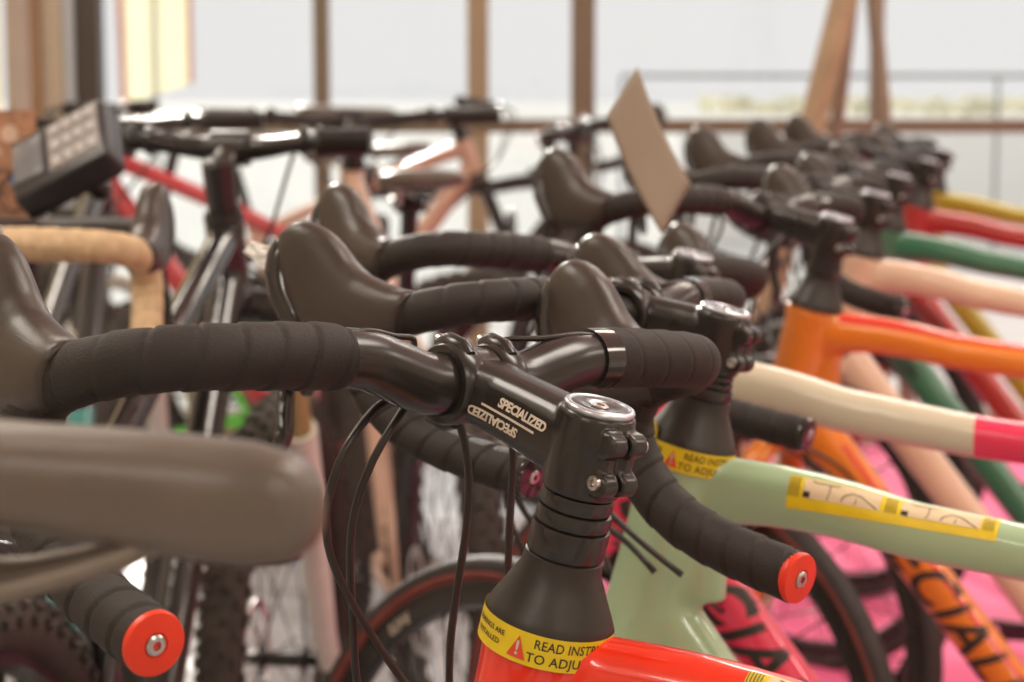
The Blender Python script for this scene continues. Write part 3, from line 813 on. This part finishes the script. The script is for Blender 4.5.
def mtb(label, X, D, yaw, steer, fmat, lower_m, st_m=black_g, arch=None, lean=0, name='mountain_bicycle', size=1.0, knob=True, bw=1.0, drop=0):
    lm = Matrix.Rotation(R(yaw), 4, 'Z') @ Matrix.Rotation(R(-lean), 4, 'X'); off = lm @ Vector((0, 0, MHC * size))
    root = empty(name, Matrix.Translation((X - off.x, D - off.y, 0)) @ lm @ Matrix.Scale(size, 4), label, 'bicycle')
    part('frame', remesh('mtb_frame', mtb_frame, .0045), root, fmat)
    Ms = basis(Vector((0, 0, MHC)), ME, Vector((0, 1, 0)), MU) @ Matrix.Rotation(R(steer), 4, 'Z')
    fk = part('fork_crown', cached('fork_crown', fork_crown, 40), root, black_s, Ms)
    for q in (-1, 1): part('fork_stanchion', cached('stan%d' % q, stanchions(q), 40), root, st_m, Ms)
    part('fork_lowers', cached('fork_lowers', fork_lowers, 40), root, lower_m, Ms)
    part('fork_arch', cached('fork_arch', fork_arch, 40), root, arch or lower_m, Ms)
    part('stem', cached('mtb_stem', mtb_stem, 40), root, black_s, Ms)
    Mb = Ms @ Matrix.Translation((.062, 0, -.011)) @ Matrix.Rotation(R(15), 4, 'Y') @ Matrix.Diagonal((1, bw, 1, 1))
    hb = part('handlebar', cached('flat_bar', flat_bar, None), root, black_s, Mb)
    for q in (-1, 1):
        part('grip', cached('grip%d' % q, grip(q), 40), hb, black_m)
        part('brake_lever', cached('mlever%d' % q, mtb_lever(q), 40), hb, black_s)
    t = 'knobby' if knob else 'road'
    add_wheel(root, 'front_wheel', Ms @ Matrix.Translation((.045, 0, -MS)), tyre=t, rim='mtb', disc=True)
    add_wheel(root, 'rear_wheel', Matrix.Translation(MRA), tyre=t, rim='mtb', disc=True)
    part('seatpost', cached('seatpost', seatpost_mesh(.24), 40), root, black_s, Matrix.Translation((-.56 + drop * .28, 0, .93 - drop)) @ Matrix.Rotation(R(-15), 4, 'Y'))
    sd = part('saddle', remesh('saddle', saddle_shell, .003, 4), root, sad_m, Matrix.Translation((-.56 + drop * .28, 0, .931 - drop)))
    for q in (1, -1): part('saddle_rail', cached('rail%d' % q, saddle_rail(q), None), sd, steel)
    ck = part('crankset', cached('rings', rings_mesh, 30), root, black_s, Matrix.Translation(MBB))
    for q in (1, -1): part('crank_arm', cached('crank', crank_arm, 30), ck, black_g, Matrix.Translation((0, q * .062, 0)) @ Matrix.Rotation(0 if q > 0 else R(180), 4, 'Y'))
    for q in (1, -1):
        bm = bmesh.new(); a = Mb @ Vector((.03, q * .165, .01))
        tube(bm, spline([a, a + Vector((.06, -q * .03, -.03)), Ms @ Vector((.07, q * .02, -.15)), maxp(.17, .03) + Vector((0, -q * .03, 0)), maxp(.185).lerp(MBB, .12) + Vector((0, -q * .022, 0))], .01), .0025, 8)
        part('cable_housing', to_mesh('cable_housing', bm), root, cable_m)
    return root

# ------------------------------------------------------------------ the room
WY = 6.4                                            # the window wall
def struct(name, builder, m, kind='structure', smooth=False, parent=None):
    o = mk(name, builder, m, parent, ang=30, smooth=smooth)
    if kind and not parent: o['kind'] = kind
    return o
floor_m = mat('pale_floor_tiles', (.52, .52, .54), .22, noise=.10, nscale=1.5)
carpet_m = mat('pink_carpet', (.80, .12, .27), .6, noise=.14, nscale=2.2)
wall_m = mat('plaster_wall', (.62, .54, .44), .8, noise=.04, nscale=3)
ceil_m = mat('ceiling_paint', (.75, .70, .62), .8, noise=.03, nscale=3)
alu_brown = mat('bronze_mullion', (.17, .13, .085), .45, noise=.08, nscale=6)
alu_dark = mat('dark_mullion', (.050, .036, .028), .45, noise=.08, nscale=6)
alu_grey = mat('beige_mullion', (.32, .24, .15), .5, noise=.06, nscale=6)
struct('floor', lambda bm: box(bm, (1.5, 1.7, -.05), (8.4, 9.6, .1)), floor_m)
struct('trim_11', lambda bm: box(bm, (1.85, 3.85, .004), (3.4, 4.9, .008), bev=.002), carpet_m)
struct('ceiling', lambda bm: box(bm, (1.5, 1.7, 3.05), (8.4, 9.6, .1)), ceil_m)
struct('wall_left', lambda bm: box(bm, (-2.65, 1.7, 1.5), (.1, 9.6, 3.0)), wall_m)
struct('wall_right', lambda bm: box(bm, (5.65, 1.7, 1.5), (.1, 9.6, 3.0)), wall_m)
struct('wall_back', lambda bm: box(bm, (1.5, -3.05, 1.5), (8.2, .1, 3.0)), wall_m)
# window wall: pixel columns give the mullion centres
def wx(px): return xform(px, WY, 1.1)
def vert(bm, px, wd, z0, z1, dp=.07): box(bm, (wx(px), WY, (z0 + z1) / 2), (wd, dp, z1 - z0), bev=.004)
RZ0, RZ1 = .945, .990
struct('wall_front', lambda bm: (box(bm, (1.5, WY + .05, 2.95), (8.2, .1, .1)), box(bm, (-2.3, WY + .05, 1.35), (.6, .1, 2.7)), box(bm, (5.2, WY + .05, 1.35), (.8, .1, 2.7))), wall_m)
struct('trim_1', lambda bm: vert(bm, 91, .070, .09, 2.9, .10), alu_dark)          # dark end post
struct('trim_2', lambda bm: box(bm, ((wx(91) + 4.8) / 2 + .03, WY, .968), (4.8 - wx(91) - .0, .07, .042), bev=.004), alu_brown)   # transom
struct('trim_3', lambda bm: box(bm, (1.5, WY, .045), (8.2, .12, .09), bev=.004), alu_grey)      # sill
MULL = [(322, .046, alu_brown), (478, .064, alu_grey), (583, .072, alu_brown), (876, .036, alu_brown)]
for i, (px, wd, m) in enumerate(MULL):
    struct('trim_%d' % (4 + i), lambda bm: vert(bm, px, wd, .09, 2.9, .06), m)
glass_m = bpy.data.materials.new('window_glass'); glass_m.use_nodes = True
_nt = glass_m.node_tree; _nt.nodes.remove(_nt.nodes['Principled BSDF'])
_t = _nt.nodes.new('ShaderNodeBsdfTransparent'); _g = _nt.nodes.new('ShaderNodeBsdfGlossy'); _g.inputs['Roughness'].default_value = .02
_f = _nt.nodes.new('ShaderNodeMixShader'); _f.inputs[0].default_value = .04
_nt.links.new(_t.outputs[0], _f.inputs[1]); _nt.links.new(_g.outputs[0], _f.inputs[2]); _nt.links.new(_f.outputs[0], _nt.nodes['Material Output'].inputs[0])
edges = [wx(91)] + [wx(m[0]) for m in MULL] + [4.8]
for i, (a, b) in enumerate(zip(edges, edges[1:])):
    struct('window_%d' % (i + 1), lambda bm: (box(bm, ((a + b) / 2, WY + .01, 1.945), (b - a - .03, .006, 1.91)), box(bm, ((a + b) / 2, WY + .01, .515), (b - a - .03, .006, .85))), glass_m)
# left of the windows: reveal boards, curtain, door post
struct('trim_8', lambda bm: box(bm, (wx(74), WY - .02, 1.35), (.030, .10, 2.7), bev=.003), mat('pale_blue_trim', (.42, .45, .48), .4, noise=.05))
struct('trim_9', lambda bm: box(bm, (wx(58), WY - .03, 1.35), (.066, .12, 2.7), bev=.003), mat('tan_reveal', (.42, .34, .25), .6, noise=.05))
struct('trim_10', lambda bm: box(bm, (wx(44), WY - .05, 1.35), (.030, .16, 2.7), bev=.003), mat('orange_wood', (.26, .15, .08), .5, noise=.15, nscale=12))
struct('wall_side', lambda bm: box(bm, (wx(29), WY - .06, 1.35), (.072, .16, 2.7), bev=.003), mat('mauve_wall', (.34, .27, .25), .7, noise=.12, nscale=9))
def cloth_mat(name, rgb, tr=.6):
    m = mat(name, rgb, .8, noise=.08, nscale=5); nt = m.node_tree; b = nt.nodes['Principled BSDF']
    t = nt.nodes.new('ShaderNodeBsdfTranslucent'); t.inputs[0].default_value = (*rgb, 1); x = nt.nodes.new('ShaderNodeMixShader'); x.inputs[0].default_value = tr
    nt.links.new(b.outputs[0], x.inputs[1]); nt.links.new(t.outputs[0], x.inputs[2]); nt.links.new(x.outputs[0], nt.nodes['Material Output'].inputs[0]); return m
def curtain_bm(bm):
    x0, x1 = -2.59, wx(18.5); n = 60; z0, z1 = .75, 2.65; V = []
    for j, z in enumerate((z0, z1)):
        for q in (0, 1):
            V.append([bm.verts.new((x0 + (x1 - x0) * i / n, WY - .22 + .022 * math.sin(i * .9) + .004 * q, z)) for i in range(n + 1)])
    for i in range(n):
        bm.faces.new((V[0][i], V[0][i + 1], V[2][i + 1], V[2][i])); bm.faces.new((V[1][i], V[3][i], V[3][i + 1], V[1][i + 1]))
        bm.faces.new((V[0][i], V[1][i], V[1][i + 1], V[0][i + 1])); bm.faces.new((V[2][i], V[2][i + 1], V[3][i + 1], V[3][i]))
    for i in (0, n): bm.faces.new((V[0][i], V[2][i], V[3][i], V[1][i]))
cu = mk('curtain', curtain_bm, cloth_mat('cream_cloth', (.92, .88, .62))); tag(cu, 'pale cream curtain hanging at the far left of the window wall', 'curtain')
# made-up glowing panels for the added ceiling fill: one per light
em = bpy.data.materials.new('fill_diffuser'); em.use_nodes = True
em.node_tree.nodes['Principled BSDF'].inputs['Emission Color'].default_value = (1, .9, .78, 1); em.node_tree.nodes['Principled BSDF'].inputs['Emission Strength'].default_value = 2.5
def fill_frame(bm):
    for s in (-1, 1): box(bm, (s * .63, 0, .02), (.04, .70, .06), bev=.004); box(bm, (0, s * .33, .02), (1.22, .04, .06), bev=.004)
for i, (lx, ly) in enumerate(FILLS):
    col = ('left', 'middle', 'right')[0 if lx < 0 else (1 if lx < 3 else 2)]; row = {-1.6: 'behind the bicycles', 1.6: 'above the bicycles', 4.6: 'nearest the windows'}[ly]
    r = empty('ceiling_fill_panel', Matrix.Translation((lx, ly, 2.97)), 'added flat rectangular ceiling lamp, %s column, %s' % (col, row), 'fill_light', 'added ceiling fill')
    part('fill_frame', cached('fillf', fill_frame, 30), r, white_p); part('diffuser', cached('filld', lambda bm: box(bm, (0, 0, .02), (1.2, .62, .02)), 30, False), r, em)
# outside
struct('ground_outside', lambda bm: box(bm, (0, 47, -.12), (160, 81, .1)), mat('pale_paving', (.66, .66, .62), .9, noise=.06, nscale=.4))
bpy.data.objects['ground_outside'].name = 'ground'

# ------------------------------------------------------------------ the row of road bicycles, nearest first
cream, pinkc = (.78, .66, .48), (.82, .03, .10)
red_f = paint('orange_red_paint', (.90, .028, .002)); mint_f = paint('mint_paint', (.36, .50, .30))
pink_f = zone_paint('cream_and_pink_paint', [(-1, pinkc), (-.250, (.62, .54, .41)), (-.045, pinkc)])
_n = pink_f.node_tree; _b = _n.nodes['Principled BSDF']; _src = _b.inputs['Base Color'].links[0].from_socket
_tc = _n.nodes.new('ShaderNodeTexCoord'); _sx = _n.nodes.new('ShaderNodeSeparateXYZ'); _n.links.new(_tc.outputs['Object'], _sx.inputs[0])
_gt = _n.nodes.new('ShaderNodeMath'); _gt.operation = 'GREATER_THAN'; _gt.inputs[1].default_value = .775; _n.links.new(_sx.outputs['Z'], _gt.inputs[0])
_mx = _n.nodes.new('ShaderNodeMix'); _mx.data_type = 'RGBA'; _mx.inputs[6].default_value = (*pinkc, 1); _n.links.new(_gt.outputs[0], _mx.inputs[0]); _n.links.new(_src, _mx.inputs[7]); _n.links.new(_mx.outputs[2], _b.inputs['Base Color'])
orange_f = paint('orange_paint', (.80, .22, .015))
cream_f = paint('cream_paint', (.72, .50, .36)); green_f = paint('dark_green_paint', (.035, .16, .085)); dred_f = paint('dark_red_paint', (.42, .03, .025)); olive_f = paint('olive_yellow_paint', (.42, .33, .02))

RED_CABLES = [[(396, 396, 1.06), (376, 408, 1.05), (346, 448, 1.03), (328, 500, 1.03), (328, 545, 1.04), (345, 590, 1.05), (375, 640, 1.07), (412, 692, 1.08), (470, 755, 1.06)],
              [(412, 396, 1.07), (400, 414, 1.06), (373, 460, 1.05), (355, 510, 1.05), (350, 560, 1.06), (353, 620, 1.07), (358, 690, 1.09), (380, 790, 1.11)],
              [(456, 412, 1.10), (464, 440, 1.10), (469, 480, 1.10), (466, 530, 1.10), (457, 590, 1.11), (450, 650, 1.12), (449, 740, 1.13)],
              [(512, 425, 1.12), (513, 460, 1.12), (510, 520, 1.13), (508, 570, 1.13), (506, 640, 1.14), (500, 740, 1.13)]]
MINT_CABLES = [[(560, 455, 1.40), (580, 482, 1.38), (605, 508, 1.36), (640, 541, 1.345), (682, 575, 1.34)], [(560, 470, 1.41), (600, 520, 1.39), (630, 545, 1.37), (655, 572, 1.36)]]
red_edge = paint('red_trim_paint', (.70, .045, .02))
def orange_trim(fr, bvh):
    edge_stripe(fr, bvh, TT_A, TT_B, .06, .97, -.007, .007, red_edge, 'top_tube_stripe', 62)
    edge_stripe(fr, bvh, DT_A, DT_B, .12, .9, -.020, -.016, red_edge, 'down_tube_stripe')
    edge_stripe(fr, bvh, DT_A, DT_B, .12, .9, .015, .020, red_edge, 'down_tube_stripe')
road_bike('orange-red road bicycle nearest the camera, black wrapped drop bars with red end plugs', xform(600, 1.0), 1.0, 156, -25, red_f, red_f, plug=plug_red, band=True, sticker=.105, stemtext=True, lean=.5, bw=.96, stem_t=R(1), px_cables=RED_CABLES)
road_bike('mint green road bicycle with yellow stickers, second in the row', xform(726, 1.425), 1.425, 158, -10, mint_f, mint_f, band=True, emblem=True, sticker=.078, lean=-2.5, stem_len=.068, bw=.93, bz=.87, H0=.098, px_cables=MINT_CABLES)
road_bike('cream and pink road bicycle, black lettering on its pink down tube, third in row', xform(694, 1.85), 1.85, 160, -31, pink_f, paint('pink_paint', pinkc), text=('SPECIALIZED', .062, .31, ink, .35, .0006, 'lettering', .006, .0014), wall=gum_m, stem_t=R(-15), H0=.083, bw=1.03, decal='R470')
road_bike('orange road bicycle with large black lettering on its down tube, fourth in the row', xform(838, 2.34), 2.34, 160, -24, orange_f, orange_f, text=('SPECIALIZED', .066, .53, ink, .35, .0006, 'lettering', .006, .0014), wall=gum_m, lean=1.5, H0=.104, frame_acc=orange_trim)
road_bike('road bicycle with a pale cream top tube, fifth in the row', xform(878, 2.8), 2.8, 160, -20, cream_f, cream_f, H0=.083)
road_bike('dark green road bicycle behind the cream one', xform(900, 3.3), 3.3, 160, -20, green_f, black_g, H0=.085)
road_bike('dark red road bicycle, second from the window end of the row', xform(930, 3.85), 3.85, 160, -20, dred_f, dred_f, H0=.085)
road_bike('olive yellow road bicycle at the window end of the row', xform(943, 4.4), 4.4, 160, -15, olive_f, olive_f, H0=.085)
sb = road_bike('bicycle whose blurred grey-brown saddle nose fills the lower left foreground', .340, .52, -12, 0, black_g, black_g, bars=False, saddle_up=-.010)

# ------------------------------------------------------------------ bicycles on the left and towards the window
road_bike('road bicycle with tan wrapped handlebar at the left edge', -.575, 1.86, 88, 0, black_g, black_g, tape=tan_m, stem_t=R(-9))
pinkish = paint('dusty_pink_paint', (.50, .30, .22)); teal = zone_paint('black_and_teal_paint', [(-1, (.03, .22, .20)), (.60, (.02, .02, .02))], 'Z')
lime_low = zone_paint('black_and_lime_paint', [(-1, (.10, .65, .03)), (.62, (.02, .02, .02))], 'Z')
mtb('black mountain bicycle, dull gold fork tubes, lime fork arch and white lower legs', xform(218, 2.42), 2.42, 83, 0, black_g, white_p, stanchion, lime, bw=.5, drop=.24)
mtb('dusty pink mountain bicycle behind the gold-forked one', -.285, 3.82, 103, 0, pinkish, pinkish, bw=.8)
mtb('red mountain bicycle with a thin red top tube, behind on the left', xform(128, 4.62), 4.62, 165, 0, paint('bright_red_paint', (.45, .02, .03)), black_g, bw=.6)
mtb('pale pink mountain bicycle facing right near the windows', xform(452, 5.35), 5.35, 4, 0, pinkish, black_g)
road_bike('black and green road bicycle facing right near the windows', xform(545, 5.78), 5.78, 4, 20, black_g, black_g)
road_bike('black bicycle with a lime green down tube, low on the left', -1.30, 4.98, 165, 0, lime_low, black_g)
mtb('teal mountain bicycle between the gold-forked and dusty pink ones', -.69, 3.48, 91, 0, teal, white_p, bw=.8)

# ------------------------------------------------------------------ things beside and between the bicycles
# card terminal on a slim stand
st_ = empty('display_stand', Matrix.Translation((-.70, 2.27, 0)), 'slim black display stand carrying the keypad terminal and the picture card', 'stand')
mk('base', lambda bm: box(bm, (-.01, 0, .01), (.18, .26, .02), bev=.004), black_m, st_)
mk('pole', lambda bm: lathe(bm, [(.018, .02), (.018, .955)], 20), black_s, st_)
mk('top_plate', lambda bm: box(bm, (.12, 0, .963), (.36, .12, .014), bev=.003), black_m, st_)
c0 = at(69, 163, 2.26)
tm = Matrix.Translation((c0.x, 2.24, c0.z + .004)) @ Matrix.Rotation(R(-32), 4, 'Y') @ Matrix.Rotation(R(38), 4, 'X') @ Matrix.Rotation(R(-8), 4, 'Z')
te = empty('card_terminal', tm, 'black keypad terminal with a grey screen, tilted on the display stand', 'terminal')
def term_body(bm):
    prism(bm, [(-.055, -.048), (.058, -.048), (.062, -.040), (.062, .040), (.056, .048), (-.055, .048)], .036, bev=.004)
mk('body', term_body, mat('terminal_black', (.020, .018, .020), .38, noise=.1), te)
mk('screen', lambda bm: box(bm, (-.034, .006, .0185), (.036, .062, .002), bev=.0005), mat('grey_screen', (.16, .16, .17), .2, noise=.1), te)
mk('keypad_plate', lambda bm: box(bm, (.022, .004, .0182), (.062, .074, .0015), bev=.0005), mat('keypad_grey', (.28, .25, .24), .5, noise=.08), te)
kc = bmesh.new(); box(kc, (0, 0, 0), (.011, .015, .003), bev=.001); kme = to_mesh('key', kc)
for i in range(4):
    for j in range(3): part('key', kme, te, mat('key_grey', (.42, .39, .38), .5, noise=.05), Matrix.Translation((.001 + .0145 * i, -.022 + .026 * j, .0200)))
sup = mk('support', lambda bm: tube(bm, [Vector((0, 0, -.012)), Vector((.01, 0, -.06))], .012, 14), black_m, te)
# picture card: printed bicycle on an orange-brown ground
pc = at(6, 158, 2.24)
pcr = empty('picture_card', Matrix.Translation((pc.x - .020, 2.315, .971)) @ Matrix.Rotation(R(-6), 4, 'Z') @ Matrix.Rotation(R(-6), 4, 'X'), 'upright brown picture card of a bicycle at the left edge, beside the terminal', 'card')
mk('card', lambda bm: box(bm, (0, 0, .059), (.066, .003, .118)), mat('brown_print', (.34, .16, .09), .5, noise=.45, nscale=55), pcr)
def pr_rings(bm):
    for x, z, r in ((.010, .026, .020), (-.030, .026, .018)):
        lathe(bm, [(r, -.0004), (r, .0004), (r - .002, .0004), (r - .002, -.0004)], 32, Matrix.Translation((x, -.0020, z)) @ AX_Y, closed=True)
    for a, b in (((-.006, .026), (.006, .052)), ((.006, .052), (.010, .026)), ((-.016, .050), (.006, .052)), ((-.016, .050), (-.006, .026))):
        tube(bm, [Vector((a[0], -.0018, a[1])), Vector((b[0], -.0018, b[1]))], .0007, 6)
mk('printed_bicycle', pr_rings, ink, pcr)
mk('blue_mark', lambda bm: prism(bm, [(.004, .040), (.008, .048), (.020, .026), (.017, .024)], .0006, Matrix.Translation((0, -.0020, 0)) @ Matrix.Rotation(R(90), 4, 'X')), mat('blue_print', (.05, .18, .45), .5, noise=.05), pcr)
mk('pale_patches', lambda bm: [lathe(bm, [(r, -.0003), (r, .0003)], 18, Matrix.Translation((x, -.0018, z)) @ AX_Y) for x, z, r in ((.004, .092, .010), (.016, .080, .006), (-.012, .072, .007), (.012, .064, .005))], mat('tan_print', (.55, .38, .28), .5, noise=.2), pcr)
# price card among the handlebars
def card_bm(w_, h_, curl):
    def f(bm):
        nx, ny = 10, 14; V = []
        for q in (0, 1):
            V.append([[bm.verts.new(((i / nx - .5) * w_, curl * math.sin(math.pi * j / ny) + q * .0006, (j / ny - .5) * h_)) for i in range(nx + 1)] for j in range(ny + 1)])
        for j in range(ny):
            for i in range(nx):
                bm.faces.new((V[0][j][i], V[0][j][i + 1], V[0][j + 1][i + 1], V[0][j + 1][i])); bm.faces.new((V[1][j][i], V[1][j + 1][i], V[1][j + 1][i + 1], V[1][j][i + 1]))
        for j in range(ny):
            for i in (0, nx): bm.faces.new((V[0][j][i], V[1][j][i], V[1][j + 1][i], V[0][j + 1][i]))
        for i in range(nx):
            for j in (0, ny): bm.faces.new((V[0][j][i], V[0][j][i + 1], V[1][j][i + 1], V[1][j][i]))
    return f
cc = at(650, 151, 1.95); k = 1.95 / 2100
av = Vector((-59 * k, -60 * k, 119 * k)); bv = Vector((31 * k, 60 * k, 52 * k)); bv = bv - av * (bv.dot(av) / av.dot(av))
zz = av.normalized(); xx = bv.normalized(); 
price = mk('price_card', card_bm(bv.length, av.length, .004), mat('kraft_card', (.25, .205, .15), .8, noise=.03, nscale=20), None, basis(cc, xx, zz.cross(xx), zz), ang=None)
tag(price, 'blank tan price card standing tilted among the handlebars', 'card')
# small crumpled white tag by the mint bicycle's left hood
tg = bmesh.new(); bmesh.ops.create_grid(tg, x_segments=8, y_segments=5, size=.5, matrix=Matrix.Diagonal((.030, .016, 1, 1)))
for v in tg.verts: v.co.z = random.uniform(-.0025, .0025); v.co.y *= 1 + .4 * v.co.x / .015; v.co.x += random.uniform(-.0012, .0012)
bmesh.ops.solidify(tg, geom=tg.faces[:], thickness=.0005)
tgo = part('paper_tag', to_mesh('paper_tag', tg, False), None, mat('white_paper', (.85, .84, .80), .8, noise=.03), Matrix.Translation(at(266, 256, 1.50)) @ Matrix.Rotation(R(28), 4, 'Y') @ Matrix.Rotation(R(70), 4, 'X'))
tag(tgo, 'small crumpled white paper tag by the mint bicycle left brake hood', 'tag')
# folding easel by the window
tan_w = mat('tan_wood', (.34, .25, .15), .6, noise=.12, nscale=14); dk_w = mat('grey_brown_wood', (.22, .17, .12), .6, noise=.12, nscale=14)
ea = empty('easel', Matrix.Translation((.765, 5.3, 0)), 'tan wooden folding easel leaning in front of the right windows', 'easel')
for (a, b, m, w_) in (((-.24, 0, 0), (.17, .05, 1.75), tan_w, .034), ((.28, .02, 0), (.10, .06, 1.75), dk_w, .020), ((.02, .42, 0), (.13, .08, 1.70), dk_w, .020)):
    mk('easel_leg', lambda bm: tube(bm, [Vector(a), Vector(b)], (lambda f: (w_, .016)), 4, up=Vector((1, 0, 0))), m, ea)
mk('crossbar', lambda bm: box(bm, (.10, .02, .86), (.34, .03, .04), bev=.004), dk_w, ea)
# outside the windows
rail = empty('railing', Matrix.Translation((4, 13.5, -.07)), 'thin grey metal railing outside beyond the right windows', 'railing')
gm = mat('grey_rail', (.30, .32, .34), .5, noise=.05)
mk('top_rail', lambda bm: tube(bm, [Vector((-3.3, 0, 1.175)), Vector((4, 0, 1.175))], .016, 12), gm, rail)
for i in range(4): mk('rail_post', lambda bm: tube(bm, [Vector((-3.3 + 2.4 * i, 0, 0)), Vector((-3.3 + 2.4 * i, 0, 1.17))], .014, 10), gm, rail)
def hedge_bm(bm):
    rnd = random.Random(3)
    for i in range(420):
        x = rnd.uniform(-3.2, 3.6); z = rnd.uniform(.93, .99) ; y = rnd.uniform(-.2, .2)
        r_ = bmesh.ops.create_icosphere(bm, subdivisions=1, radius=rnd.uniform(.04, .065), matrix=Matrix.Translation((x, y, z)))
hd_ = mk('hedge', hedge_bm, cloth_mat('pale_yellow_leaves', (.98, .96, .84), .6), None, Matrix.Translation((4.6, 15.5, -.07)))
tag(hd_, 'sunlit pale yellow hedge outside beyond the railing', 'hedge', kind='stuff')
pl = mk('planter', lambda bm: box(bm, (4.8, 15.4, .36), (7.2, .7, .86), bev=.01), mat('white_render', (.93, .93, .90), .8, noise=.03)); tag(pl, 'long low white planter outside the windows holding the pale yellow hedge', 'planter')
bn = empty('banner', Matrix.Translation(((158 - 512) / 2100 * 9.2, 9.2, -.07)), 'cream banner with dull red side edges standing outside the left window', 'banner')
mk('cloth', lambda bm: prism(bm, [(-.150, 1.05), (.155, 1.15), (.155, 2.6), (-.175, 2.6)], .006, Matrix.Rotation(R(90), 4, 'X')), cloth_mat('cream_banner', (.97, .95, .80), .75), bn)
mk('left_edge', lambda bm: prism(bm, [(-.150, 1.04), (-.125, 1.05), (-.145, 2.6), (-.185, 2.6)], .012, Matrix.Rotation(R(90), 4, 'X')), cloth_mat('dull_red_edge', (.72, .42, .36), .6), bn)
mk('right_edge', lambda bm: prism(bm, [(.145, 1.15), (.165, 1.15), (.165, 2.6), (.145, 2.6)], .012, Matrix.Rotation(R(90), 4, 'X')), MATS['dull_red_edge'], bn)
mk('banner_pole', lambda bm: tube(bm, [Vector((0, .01, 0)), Vector((0, .01, 2.6))], .012, 10), gm, bn)
